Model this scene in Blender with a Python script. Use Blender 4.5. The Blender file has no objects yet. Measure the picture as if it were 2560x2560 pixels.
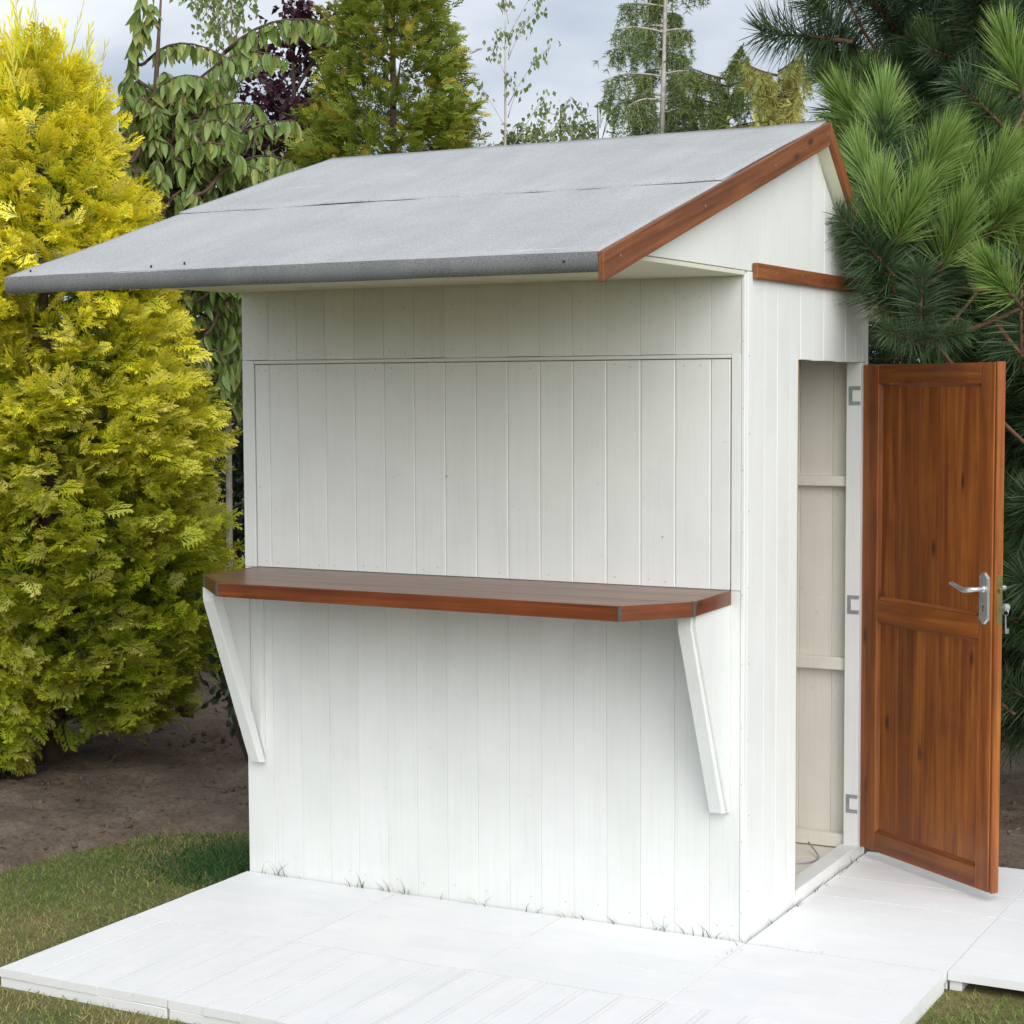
import bpy, bmesh, math, random
import numpy as np
from mathutils import Vector, Matrix
random.seed(7)
rng = np.random.default_rng(11)
R = math.radians
sc = bpy.context.scene
COL = sc.collection

# ------------------------------------------------------------------ camera
FOC = 4609.2 / 2560.0
CAM = Vector((1.95444, -5.13643, 1.66722))
FW = Vector((-0.46900638, 0.8806582, -0.06688909))
UP = Vector((-0.0271438, 0.06132672, 0.99774859))
RT = Vector((0.88277757, 0.46976608, -0.00485821))
cd = bpy.data.cameras.new('camera')
cd.sensor_width = 36
cd.lens = 36 * FOC
cd.clip_end = 2000
cam = bpy.data.objects.new('camera', cd)
M = Matrix((RT, UP, -FW)).transposed().to_4x4()
M.translation = CAM
cam.matrix_world = M
COL.objects.link(cam)
sc.camera = cam

# ------------------------------------------------------------------ sky and sun
SUN_DIR = Vector((0.80, -0.80, 0.64)).normalized()       # towards the sun
sun_el = math.asin(SUN_DIR.z)
sun_az = math.atan2(SUN_DIR.x, SUN_DIR.y)
wd = bpy.data.worlds.new('World')
sc.world = wd
wd.use_nodes = True
nt = wd.node_tree
nt.nodes.clear()
def wn(t, **kw):
    n = nt.nodes.new(t)
    for k, v in kw.items():
        setattr(n, k, v)
    return n
out = wn('ShaderNodeOutputWorld')
sky = wn('ShaderNodeTexSky', sky_type='NISHITA', sun_disc=False, sun_elevation=sun_el, sun_rotation=sun_az,
         air_density=1.0, dust_density=2.0)
bg1 = wn('ShaderNodeBackground')
bg1.inputs['Strength'].default_value = 0.08
bg2 = wn('ShaderNodeBackground')
bg2.inputs['Strength'].default_value = 1.0
tc = wn('ShaderNodeTexCoord')
mp = wn('ShaderNodeMapping')
mp.inputs['Scale'].default_value = (1, 1, 2.2)
mp.inputs['Location'].default_value = (1.9, 8.8, 0.6)
nz = wn('ShaderNodeTexNoise')
nz.inputs['Scale'].default_value = 2.6
nz.inputs['Detail'].default_value = 5
nz.inputs['Roughness'].default_value = 0.48
nz.inputs['Distortion'].default_value = 0.3
rp = wn('ShaderNodeValToRGB')
rp.color_ramp.elements[0].position = 0.355
rp.color_ramp.elements[0].color = (0.20, 0.235, 0.29, 1)
rp.color_ramp.elements[1].position = 0.575
rp.color_ramp.elements[1].color = (0.50, 0.505, 0.52, 1)
e = rp.color_ramp.elements.new(0.465)
e.color = (0.37, 0.39, 0.42, 1)
mx = wn('ShaderNodeMixShader')
mx.inputs[0].default_value = 0.88
L = nt.links.new
L(tc.outputs['Generated'], mp.inputs[0])
L(mp.outputs[0], nz.inputs['Vector'])
L(nz.outputs['Fac'], rp.inputs[0])
L(rp.outputs[0], bg2.inputs[0])
L(sky.outputs[0], bg1.inputs[0])
L(bg1.outputs[0], mx.inputs[1])
L(bg2.outputs[0], mx.inputs[2])
L(mx.outputs[0], out.inputs[0])

sl = bpy.data.lights.new('sun', 'SUN')
sl.energy = 1.5
sl.angle = R(70)
sl.color = (1.0, 0.98, 0.95)
so = bpy.data.objects.new('sun', sl)
so.rotation_euler = SUN_DIR.to_track_quat('Z', 'Y').to_euler()
COL.objects.link(so)

sc.view_settings.view_transform = 'Standard'
sc.view_settings.look = 'None'
sc.view_settings.exposure = 1.08
sc.view_settings.gamma = 1
sc.view_settings.use_curve_mapping = False
sc.cycles.max_bounces = 6
sc.cycles.diffuse_bounces = 4
sc.cycles.glossy_bounces = 2
sc.cycles.transmission_bounces = 3
sc.cycles.transparent_max_bounces = 4

# ------------------------------------------------------------------ materials
def mat(name):
    m = bpy.data.materials.new(name)
    m.use_nodes = True
    t = m.node_tree
    b = t.nodes['Principled BSDF']
    return m, t, b
def N(t, ty, **kw):
    n = t.nodes.new(ty)
    ins = kw.pop('ins', {})
    for k, v in kw.items():
        setattr(n, k, v)
    for k, v in ins.items():
        n.inputs[k].default_value = v
    return n
def ramp(t, fac, stops):
    r = N(t, 'ShaderNodeValToRGB')
    el = r.color_ramp.elements
    el[0].position, el[0].color = stops[0][0], (*stops[0][1], 1)
    el[1].position, el[1].color = stops[-1][0], (*stops[-1][1], 1)
    for p, c in stops[1:-1]:
        x = el.new(p)
        x.color = (*c, 1)
    t.links.new(fac, r.inputs[0])
    return r.outputs[0]
def mixc(t, fac, a, b, blend='MIX'):
    m = N(t, 'ShaderNodeMix', data_type='RGBA', blend_type=blend)
    for sock, v in ((m.inputs[0], fac), (m.inputs[6], a), (m.inputs[7], b)):
        if isinstance(v, (int, float)):
            sock.default_value = v
        elif isinstance(v, tuple):
            sock.default_value = (*v, 1)
        else:
            t.links.new(v, sock)
    return m.outputs[2]
def coords(t, scale=(1, 1, 1), per_object=True):
    c = N(t, 'ShaderNodeTexCoord')
    m = N(t, 'ShaderNodeMapping')
    m.inputs['Scale'].default_value = scale
    t.links.new(c.outputs['Object'], m.inputs[0])
    if per_object:
        oi = N(t, 'ShaderNodeObjectInfo')
        ml = N(t, 'ShaderNodeMath', operation='MULTIPLY', ins={1: 37.0})
        cb = N(t, 'ShaderNodeCombineXYZ')
        t.links.new(oi.outputs['Random'], ml.inputs[0])
        for i in range(3):
            t.links.new(ml.outputs[0], cb.inputs[i])
        t.links.new(cb.outputs[0], m.inputs['Location'])
    return m.outputs[0]
def noise(t, vec, scale, detail=4, rough=0.5, dist=0.0):
    n = N(t, 'ShaderNodeTexNoise', ins={'Scale': scale, 'Detail': detail, 'Roughness': rough, 'Distortion': dist})
    t.links.new(vec, n.inputs['Vector'])
    return n.outputs['Fac']
def bump(t, b, h, strength, dist):
    n = N(t, 'ShaderNodeBump', ins={'Strength': strength, 'Distance': dist})
    t.links.new(h, n.inputs['Height'])
    t.links.new(n.outputs[0], b.inputs['Normal'])

def white_paint(name, col=(0.80, 0.825, 0.815), grain=(90, 90, 3), dirt=0.25, rough=0.5):
    m, t, b = mat(name)
    v = coords(t, (1, 1, 1))
    g = coords(t, grain)
    n1 = noise(t, v, 3.0, 5, 0.6)
    n2 = noise(t, g, 1.0, 4, 0.6)
    n3 = noise(t, v, 45.0, 3, 0.7)
    c = ramp(t, n1, [(0.30, tuple(x * 0.93 for x in col)), (0.6, col)])
    oi = N(t, 'ShaderNodeObjectInfo')
    c = mixc(t, 1.0, c, ramp(t, oi.outputs['Random'], [(0.0, (0.975, 0.98, 0.97)), (1.0, (1, 1, 1))]), 'MULTIPLY')
    c = mixc(t, 1.0, c, ramp(t, n2, [(0.22, (0.935, 0.935, 0.92)), (0.5, (1, 1, 1))]), 'MULTIPLY')
    spots = ramp(t, n3, [(0.67, (0, 0, 0)), (0.78, (dirt * 1.6, dirt * 1.6, dirt * 1.6))])
    c = mixc(t, spots, c, (0.42, 0.38, 0.30))
    t.links.new(c, b.inputs['Base Color'])
    b.inputs['Roughness'].default_value = rough
    b.inputs['Specular IOR Level'].default_value = 0.35
    bump(t, b, n2, 0.12, 0.001)
    return m
M_WHITE = white_paint('white_paint')
M_WHITE_H = white_paint('white_paint_horizontal', grain=(3, 90, 90))
M_SOFFIT = white_paint('cream_soffit_paint', col=(0.74, 0.73, 0.60), grain=(3, 60, 60))
M_INSIDE = white_paint('cream_inside_boards', col=(0.81, 0.775, 0.70), grain=(90, 90, 3), dirt=0.35)

def deck_mat(name, axis):
    m, t, b = mat(name)
    c = N(t, 'ShaderNodeTexCoord')
    w = N(t, 'ShaderNodeTexWave', wave_type='BANDS', bands_direction='Y',
          ins={'Scale': 27.0, 'Distortion': 0.0, 'Detail': 0})
    t.links.new(c.outputs['Object'], w.inputs['Vector'])
    v = coords(t, (1, 1, 1))
    g = coords(t, (2, 60, 60))
    n1 = noise(t, v, 4.0, 5, 0.6)
    n2 = noise(t, g, 1.0, 4, 0.6)
    col = ramp(t, n1, [(0.3, (0.79, 0.81, 0.82)), (0.65, (0.85, 0.86, 0.87))])
    col = mixc(t, 1.0, col, ramp(t, n2, [(0.25, (0.96, 0.965, 0.97)), (0.55, (1, 1, 1))]), 'MULTIPLY')
    n3 = noise(t, v, 60, 3, 0.7)
    col = mixc(t, ramp(t, n3, [(0.72, (0, 0, 0)), (0.8, (0.35, 0.35, 0.35))]), col, (0.45, 0.42, 0.36))
    t.links.new(col, b.inputs['Base Color'])
    b.inputs['Roughness'].default_value = 0.55
    b.inputs['Specular IOR Level'].default_value = 0.3
    bump(t, b, w.outputs['Fac'], 0.18, 0.001)
    return m
M_DECK = deck_mat('white_deck_paint', 0)

def wood(name, dark, mid, light, along='z', rough=0.45, coat=0.25, knots=True, gscale=1.0):
    m, t, b = mat(name)
    sc_ = {'z': (30, 30, 1.3), 'x': (1.3, 30, 30), 'y': (38, 1.3, 38)}[along]
    sc_ = tuple(x * gscale for x in sc_)
    g = coords(t, sc_)
    fine = coords(t, tuple(x * (5 if x > 5 else 2) for x in sc_))
    v = coords(t, (1, 1, 1))
    n1 = noise(t, g, 1.0, 6, 0.62, 0.6)
    n2 = noise(t, fine, 1.0, 4, 0.7)
    n3 = noise(t, v, 5.0, 4, 0.6)
    c = ramp(t, n1, [(0.32, dark), (0.5, mid), (0.68, light)])
    c = mixc(t, 1.0, c, ramp(t, n2, [(0.3, (0.72, 0.70, 0.68)), (0.6, (1.06, 1.05, 1.03))]), 'MULTIPLY')
    c = mixc(t, 1.0, c, ramp(t, n3, [(0.25, (0.75, 0.70, 0.66)), (0.6, (1.05, 1.05, 1.05))]), 'MULTIPLY')
    oi = N(t, 'ShaderNodeObjectInfo')
    c = mixc(t, 1.0, c, ramp(t, oi.outputs['Random'], [(0, (0.84, 0.82, 0.80)), (1, (1.08, 1.08, 1.08))]), 'MULTIPLY')
    if knots:
        ks = {'z': (9, 9, 3.6), 'x': (3.6, 9, 9), 'y': (9, 3.6, 9)}[along]
        kv = coords(t, ks)
        vo = N(t, 'ShaderNodeTexVoronoi', ins={'Scale': 1.0, 'Randomness': 1.0})
        t.links.new(kv, vo.inputs['Vector'])
        k = ramp(t, vo.outputs['Distance'], [(0.04, (0.9, 0.9, 0.9)), (0.14, (0, 0, 0))])
        c = mixc(t, k, c, tuple(x * 0.28 for x in dark))
    t.links.new(c, b.inputs['Base Color'])
    b.inputs['Roughness'].default_value = rough
    b.inputs['Coat Weight'].default_value = coat
    b.inputs['Coat Roughness'].default_value = 0.22
    bump(t, b, n2, 0.2, 0.001)
    return m
DK, MD, LT = (0.175, 0.042, 0.0055), (0.285, 0.080, 0.010), (0.40, 0.135, 0.018)
M_WOOD_Z = wood('stained_wood_upright', DK, MD, LT, 'z')
M_WOOD_X = wood('stained_wood_level', DK, MD, LT, 'x')
M_BARGE = wood('stained_bargeboard', (0.13, 0.038, 0.011), (0.235, 0.076, 0.021), (0.33, 0.12, 0.038), 'y', rough=0.6, coat=0.03)
M_TOP = wood('varnished_counter', (0.10, 0.036, 0.014), (0.18, 0.072, 0.030), (0.27, 0.115, 0.050), 'x', rough=0.42, coat=0.3)
M_EDGE_SHADED = wood('stained_counter_edge_shaded', (0.10, 0.022, 0.006), (0.17, 0.042, 0.010), (0.24, 0.068, 0.015), 'x', rough=0.4)  # door stain darkened: the weaker light on the edge is put into the colour
M_RAW = wood('raw_edge', (0.35, 0.24, 0.13), (0.5, 0.36, 0.2), (0.6, 0.45, 0.27), 'z', rough=0.7, coat=0, knots=False)

def felt_mat(name, lo, hi):
    m, t, b = mat(name)
    v = coords(t, (1, 1, 1), False)
    n1 = noise(t, v, 3.0, 5, 0.6)
    n2 = noise(t, v, 300.0, 2, 0.8)
    n3 = noise(t, coords(t, (9, 1.6, 1.6), False), 1.0, 4, 0.6)
    c = ramp(t, n1, [(0.3, lo), (0.7, hi)])
    c = mixc(t, 1.0, c, ramp(t, n2, [(0.3, (0.55, 0.55, 0.56)), (0.5, (0.96, 0.96, 0.96)), (0.72, (1.38, 1.38, 1.38))]), 'MULTIPLY')
    c = mixc(t, 1.0, c, ramp(t, n3, [(0.3, (0.93, 0.93, 0.94)), (0.6, (1.03, 1.03, 1.03))]), 'MULTIPLY')
    n4 = noise(t, coords(t, (2.2, 7, 7), False), 1.6, 5, 0.65)
    c = mixc(t, ramp(t, n4, [(0.66, (0, 0, 0)), (0.76, (0.4, 0.4, 0.4))]), c, (0.62, 0.64, 0.65))
    t.links.new(c, b.inputs['Base Color'])
    b.inputs['Roughness'].default_value = 0.8
    bump(t, b, n2, 0.5, 0.002)
    return m
M_FELT = felt_mat('mineral_felt', (0.365, 0.38, 0.385), (0.425, 0.44, 0.445))
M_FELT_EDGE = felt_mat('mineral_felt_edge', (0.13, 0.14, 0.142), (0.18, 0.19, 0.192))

def simple(name, col, rough=0.5, metal=0.0, nscale=30, var=0.15):
    m, t, b = mat(name)
    n = noise(t, coords(t), nscale, 4, 0.6)
    c = ramp(t, n, [(0.3, tuple(x * (1 - var) for x in col)), (0.7, tuple(min(1, x * (1 + var)) for x in col))])
    t.links.new(c, b.inputs['Base Color'])
    b.inputs['Roughness'].default_value = rough
    b.inputs['Metallic'].default_value = metal
    return m
M_CHROME = simple('satin_chrome', (0.70, 0.72, 0.74), 0.36, 0.9)
M_BRASS = simple('dull_brass', (0.42, 0.36, 0.16), 0.35, 1.0)
M_STEEL = simple('grey_steel', (0.40, 0.42, 0.44), 0.45, 0.5)
M_DARK = simple('dark_gap', (0.02, 0.02, 0.02), 0.8)
M_FILLER = simple('grey_filler', (0.085, 0.072, 0.06), 0.8)
M_NAIL = simple('rusty_nail', (0.42, 0.38, 0.32), 0.6, 0.3)
M_BARK = simple('bark_brown', (0.10, 0.066, 0.045), 0.9, 0, 25, 0.4)
M_PINEBARK = simple('pine_twig_bark', (0.15, 0.078, 0.045), 0.85, 0, 40, 0.4)
M_PALEBARK = simple('pale_birch_bark', (0.46, 0.42, 0.35), 0.8, 0, 18, 0.35)
M_GREYBARK = simple('grey_larch_bark', (0.42, 0.39, 0.36), 0.85, 0, 18, 0.35)
M_STEM = simple('dark_stems', (0.07, 0.05, 0.04), 0.9, 0, 20, 0.4)

def leaf_mat(name, base, tip, alt, altw=0.35, trans=0.35, rough=0.45, spec=0.4):
    """tint.r runs from the base to the tip of a spray, tint.g is random for each one, tint.b a free channel"""
    m, t, b = mat(name)
    a = N(t, 'ShaderNodeAttribute', attribute_name='tint')
    s = N(t, 'ShaderNodeSeparateColor')
    t.links.new(a.outputs['Color'], s.inputs[0])
    c = mixc(t, s.outputs[0], base, tip)
    f = N(t, 'ShaderNodeMapRange', ins={1: 0.55, 2: 1.0, 3: 0.0, 4: altw * 2})
    t.links.new(s.outputs[1], f.inputs[0])
    c = mixc(t, f.outputs[0], c, alt)
    br = ramp(t, s.outputs[2], [(0.0, (0.72, 0.72, 0.72)), (1.0, (1.25, 1.25, 1.25))])
    c = mixc(t, 1.0, c, br, 'MULTIPLY')
    t.links.new(c, b.inputs['Base Color'])
    b.inputs['Roughness'].default_value = rough
    b.inputs['Specular IOR Level'].default_value = spec
    tr = N(t, 'ShaderNodeBsdfTranslucent')
    t.links.new(c, tr.inputs[0])
    ms = N(t, 'ShaderNodeMixShader', ins={0: trans})
    t.links.new(b.outputs[0], ms.inputs[1])
    t.links.new(tr.outputs[0], ms.inputs[2])
    t.links.new(ms.outputs[0], t.nodes['Material Output'].inputs[0])
    return m
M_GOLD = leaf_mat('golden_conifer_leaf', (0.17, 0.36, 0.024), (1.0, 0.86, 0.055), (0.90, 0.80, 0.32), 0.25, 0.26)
M_THUJA = leaf_mat('thuja_leaf', (0.10, 0.19, 0.032), (0.36, 0.42, 0.055), (0.58, 0.44, 0.08), 0.45, 0.28)
M_CHERRY = leaf_mat('cherry_leaf', (0.145, 0.24, 0.058), (0.235, 0.33, 0.085), (0.40, 0.36, 0.10), 0.3, 0.3, 0.35, 0.5)
M_PLUM = leaf_mat('purple_plum_leaf', (0.040, 0.014, 0.028), (0.075, 0.025, 0.048), (0.12, 0.04, 0.065), 0.35, 0.2, 0.4)
M_BIRCH = leaf_mat('birch_leaf', (0.16, 0.24, 0.08), (0.24, 0.32, 0.11), (0.38, 0.36, 0.13), 0.3, 0.35)
M_LARCH = leaf_mat('larch_needle', (0.12, 0.20, 0.055), (0.27, 0.37, 0.11), (0.38, 0.40, 0.12), 0.3, 0.3)
M_YCON = leaf_mat('yellow_green_needle', (0.32, 0.34, 0.07), (0.68, 0.65, 0.22), (0.45, 0.42, 0.16), 0.3, 0.35)
M_DARKLEAF = leaf_mat('dark_shrub_leaf', (0.028, 0.055, 0.026), (0.05, 0.085, 0.036), (0.08, 0.11, 0.05), 0.25, 0.2)
M_BUSH = leaf_mat('bush_leaf', (0.13, 0.19, 0.07), (0.21, 0.28, 0.11), (0.32, 0.34, 0.14), 0.3, 0.3)
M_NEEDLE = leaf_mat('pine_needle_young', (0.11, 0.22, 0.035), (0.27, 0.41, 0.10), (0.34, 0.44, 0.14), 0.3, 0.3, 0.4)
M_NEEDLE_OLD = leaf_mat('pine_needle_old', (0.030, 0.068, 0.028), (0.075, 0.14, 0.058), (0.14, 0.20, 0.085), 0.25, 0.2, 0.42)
M_GRASS = leaf_mat('grass_blade', (0.135, 0.205, 0.036), (0.25, 0.34, 0.075), (0.47, 0.385, 0.17), 0.5, 0.3)
M_LUSH = leaf_mat('lush_grass_blade', (0.032, 0.085, 0.018), (0.07, 0.165, 0.042), (0.10, 0.17, 0.05), 0.3, 0.3)
M_DRYBLADE = leaf_mat('foot_blade', (0.07, 0.10, 0.03), (0.14, 0.16, 0.065), (0.17, 0.13, 0.07), 0.4, 0.2)

# lawn soil, bed soil
m, t, b = mat('lawn_ground')
v = coords(t, (1, 1, 1), False)
n1 = noise(t, v, 2.2, 5, 0.6)
n2 = noise(t, v, 90, 4, 0.7)
c = ramp(t, n1, [(0.35, (0.11, 0.14, 0.036)), (0.52, (0.18, 0.165, 0.062)), (0.68, (0.26, 0.205, 0.095))])
c = mixc(t, 1.0, c, ramp(t, n2, [(0.3, (0.55, 0.55, 0.5)), (0.7, (1.25, 1.25, 1.2))]), 'MULTIPLY')
t.links.new(c, b.inputs['Base Color'])
b.inputs['Roughness'].default_value = 0.95
bump(t, b, n2, 0.8, 0.02)
M_LAWN = m
m, t, b = mat('bed_soil')
v = coords(t, (1, 1, 1), False)
n1 = noise(t, v, 3.0, 6, 0.65)
n2 = noise(t, v, 38, 5, 0.75)
n3 = noise(t, v, 160, 3, 0.7)
c = ramp(t, n1, [(0.3, (0.115, 0.083, 0.062)), (0.5, (0.185, 0.14, 0.105)), (0.7, (0.26, 0.205, 0.155))])
c = mixc(t, 1.0, c, ramp(t, n2, [(0.3, (0.6, 0.58, 0.56)), (0.7, (1.2, 1.2, 1.2))]), 'MULTIPLY')
c = mixc(t, 1.0, c, ramp(t, n3, [(0.3, (0.7, 0.68, 0.66)), (0.7, (1.2, 1.2, 1.2))]), 'MULTIPLY')
t.links.new(c, b.inputs['Base Color'])
b.inputs['Roughness'].default_value = 0.95
bump(t, b, n2, 0.9, 0.02)
M_SOIL = m
M_LITTER = leaf_mat('dry_litter', (0.10, 0.07, 0.045), (0.17, 0.12, 0.075), (0.26, 0.19, 0.11), 0.4, 0.1, 0.8, 0.1)

# ------------------------------------------------------------------ builders
def link(name, me, parent=None, label=None, category=None, group=None, kind=None):
    o = bpy.data.objects.new(name, me)
    COL.objects.link(o)
    if parent is not None:
        o.parent = parent
    return tag(o, label, category, group, kind)
def tag(o, label=None, category=None, group=None, kind=None):
    for k, v in (('label', label), ('category', category), ('group', group), ('kind', kind)):
        if v:
            o[k] = v
    return o
def empty(name, loc, label=None, category=None, group=None, parent=None, rz=0):
    o = link(name, None, parent, label, category, group)
    o.empty_display_size = 0.1
    o.location = loc
    o.rotation_euler = (0, 0, rz)
    return o

class MB:
    def __init__(s):
        s.v, s.f = [], []
    def add(s, vs, fs):
        k = len(s.v)
        s.v += [tuple(p) for p in vs]
        s.f += [tuple(i + k for i in f) for f in fs]
        return s
    def box(s, x0, x1, y0, y1, z0, z1):
        return s.add([(x, y, z) for z in (z0, z1) for y in (y0, y1) for x in (x0, x1)],
                     [(0, 2, 3, 1), (4, 5, 7, 6), (0, 1, 5, 4), (2, 6, 7, 3), (0, 4, 6, 2), (1, 3, 7, 5)])
    def prism(s, poly, fn, a, b):
        """poly: 2D outline, fn(u, v, w) -> xyz, extruded from w=a to w=b"""
        n = len(poly)
        vs = [fn(u, v, a) for u, v in poly] + [fn(u, v, b) for u, v in poly]
        fs = [tuple(range(n - 1, -1, -1)), tuple(range(n, 2 * n))]
        fs += [(i, (i + 1) % n, n + (i + 1) % n, n + i) for i in range(n)]
        return s.add(vs, fs)
    def tube(s, pts, rad, n=6, cap=True):
        pts = [Vector(p) for p in pts]
        if not hasattr(rad, '__len__'):
            rad = [rad] * len(pts)
        vs, fs = [], []
        ref = Vector((0.31, 0.17, 0.93))
        for i, p in enumerate(pts):
            d = (pts[min(i + 1, len(pts) - 1)] - pts[max(i - 1, 0)]).normalized()
            a = d.cross(ref)
            if a.length < 0.05:
                a = d.cross(Vector((1, 0, 0)))
            a.normalize()
            bb = d.cross(a)
            for k in range(n):
                th = 2 * math.pi * k / n
                vs.append(p + (a * math.cos(th) + bb * math.sin(th)) * rad[i])
        for i in range(len(pts) - 1):
            for k in range(n):
                fs.append((i * n + k, i * n + (k + 1) % n, (i + 1) * n + (k + 1) % n, (i + 1) * n + k))
        if cap:
            fs.append(tuple(range(n - 1, -1, -1)))
            fs.append(tuple(range((len(pts) - 1) * n, len(pts) * n)))
        return s.add(vs, fs)
    def mesh(s, name, material, bevel=0.0, smooth=False, segs=1):
        me = bpy.data.meshes.new(name)
        me.from_pydata(s.v, [], s.f)
        bm = bmesh.new()
        bm.from_mesh(me)
        bmesh.ops.recalc_face_normals(bm, faces=bm.faces)
        if bevel > 0:
            bmesh.ops.bevel(bm, geom=list(bm.edges), offset=bevel, segments=segs, profile=0.5, affect='EDGES', clamp_overlap=True)
        bm.to_mesh(me)
        bm.free()
        me.materials.append(material)
        if smooth:
            me.polygons.foreach_set('use_smooth', [True] * len(me.polygons))
        me.update()
        return me
    def build(s, name, material, parent=None, bevel=0.0, smooth=False, segs=1, **kw):
        return link(name, s.mesh(name, material, bevel, smooth, segs), parent, **kw)

def bx(name, material, parent, x0, x1, y0, y1, z0, z1, bevel=0.0015, **kw):
    cx, cy, cz = (x0 + x1) / 2, (y0 + y1) / 2, (z0 + z1) / 2
    m = MB().box(x0 - cx, x1 - cx, y0 - cy, y1 - cy, z0 - cz, z1 - cz)
    o = m.build(name, material, parent, bevel, **kw)
    o.location = (cx, cy, cz)
    return o

def mesh_np(name, V, F, material, tint=None, smooth=False):
    me = bpy.data.meshes.new(name)
    V = np.ascontiguousarray(V, dtype=np.float32)
    F = np.ascontiguousarray(F, dtype=np.int32)
    n, k = F.shape
    me.vertices.add(len(V))
    me.vertices.foreach_set('co', V.ravel())
    me.loops.add(n * k)
    me.loops.foreach_set('vertex_index', F.ravel())
    me.polygons.add(n)
    me.polygons.foreach_set('loop_start', np.arange(0, n * k, k, dtype=np.int32))
    me.update(calc_edges=True)
    if tint is not None:
        a = me.color_attributes.new('tint', 'FLOAT_COLOR', 'POINT')
        c = np.ones((len(V), 4), dtype=np.float32)
        c[:, :3] = tint
        a.data.foreach_set('color', c.ravel())
    if smooth:
        me.polygons.foreach_set('use_smooth', np.ones(n, dtype=bool))
    me.materials.append(material)
    return me

def unit(a):
    return a / np.maximum(np.linalg.norm(a, axis=-1, keepdims=True), 1e-9)
def frames(d, nrm):
    """rotation matrices whose y axis is d and whose z axis is close to nrm"""
    d = unit(d)
    x = unit(np.cross(d, nrm))
    z = np.cross(x, d)
    return np.stack([x, d, z], axis=2)
def scatter(T, F, par, Rm, S, P, g=None, bch=None):
    """instances of template T (verts), F (tris); par: 0..1 along the template"""
    n = len(P)
    S = np.asarray(S, float)
    S = S[:, None] * np.ones(3) if S.ndim == 1 else S
    V = np.einsum('nij,nvj->nvi', Rm, T[None] * S[:, None, :]) + P[:, None, :]
    k = len(T)
    FF = (F[None] + (np.arange(n) * k)[:, None, None]).reshape(-1, F.shape[1])
    g = rng.random(n) if g is None else g
    bch = np.full(n, 0.5) if bch is None else bch
    tint = np.empty((n, k, 3))
    tint[..., 0] = par[None]
    tint[..., 1] = g[:, None]
    tint[..., 2] = bch[:, None]
    return V.reshape(-1, 3), FF, tint.reshape(-1, 3)
def rand_dirs(n):
    return unit(rng.normal(size=(n, 3)))

def at(u, v, d):
    """a point of the garden at distance d, seen in direction u, v of the photograph"""
    return CAM + (FW + RT * ((u - 1280) / 4609.2) - UP * ((v - 1280) / 4609.2)) * d

# leaf and spray templates ------------------------------------------------
def t_spray(pairs=6, sub=True, width=0.055, droop=0.18, fork=0.75):
    V, F, p = [], [], []
    def blade(o, d, l, w, h0, h1, pa, pb):
        sx = np.array([d[1], -d[0]])
        k = len(V)
        for q, hh, pp in ((o, h0, pa), (o + d * l * 0.45 + sx * w, (h0 + h1) / 2 + 0.01, (pa + pb) / 2),
                          (o + d * l, h1, pb), (o + d * l * 0.45 - sx * w, (h0 + h1) / 2 + 0.01, (pa + pb) / 2)):
            V.append((q[0], q[1], hh))
            p.append(pp)
        F.append((k, k + 1, k + 2))
        F.append((k, k + 2, k + 3))
    hz = lambda y: -droop * y * y
    blade(np.array([0, 0.]), np.array([0, 1.]), 1.0, width * 0.8, 0, hz(1), 0.0, 1.0)
    for i in range(pairs):
        y = 0.10 + 0.78 * i / pairs
        for sgn in (-1, 1):
            yy = y + (0.05 if sgn > 0 else 0)
            l = fork * (1 - yy) * 0.72 + 0.13
            a = R(38 + 10 * math.sin(i * 2.1 + sgn))
            d = np.array([math.sin(a) * sgn, math.cos(a)])
            o = np.array([0, yy])
            lift = 0.05 * math.sin(i * 1.7 + sgn * 2)
            blade(o, d, l, width, hz(yy), hz(yy + l * 0.6) + lift, 0.25 + 0.3 * yy, 0.75 + 0.25 * yy)
            if sub and l > 0.24:
                for f_, s2 in ((0.35, 1), (0.55, -1), (0.72, 1)):
                    a2 = a * sgn + R(34) * s2
                    d2 = np.array([math.sin(a2), math.cos(a2)])
                    blade(o + d * l * f_, d2, l * 0.42, width * 0.8, hz(yy) + lift * f_, hz(yy + l * 0.6) + lift, 0.45 + 0.2 * yy, 0.95)
    return np.array(V), np.array(F), np.array(p)
def t_leaf(w=0.22, bend=0.35, seg=4, fold=0.10):
    V, F, p = [], [], []
    for i in range(seg + 1):
        y = i / seg
        ww = w * math.sin(math.pi * min(1, (y * 0.92 + 0.06))) ** 0.8 if 0 < i < seg else w * 0.06
        z = -bend * y * y
        V += [(-ww, y, z + fold * ww / w), (0, y, z), (ww, y, z + fold * ww / w)]
        p += [y, y * 0.8, y]
        if i:
            k = (i - 1) * 3
            for a in (0, 1):
                F += [(k + a, k + a + 1, k + a + 4), (k + a, k + a + 4, k + a + 3)]
    return np.array(V), np.array(F), np.array(p)
def t_diamond(w=0.32, fold=0.1):
    return (np.array([(0, 0, 0), (w, 0.42, fold), (0, 1, 0), (-w, 0.42, fold), (0, 0.45, 0)]),
            np.array([(0, 1, 4), (1, 2, 4), (2, 3, 4), (3, 0, 4)]), np.array([0, .5, 1, .5, .4]))
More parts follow.
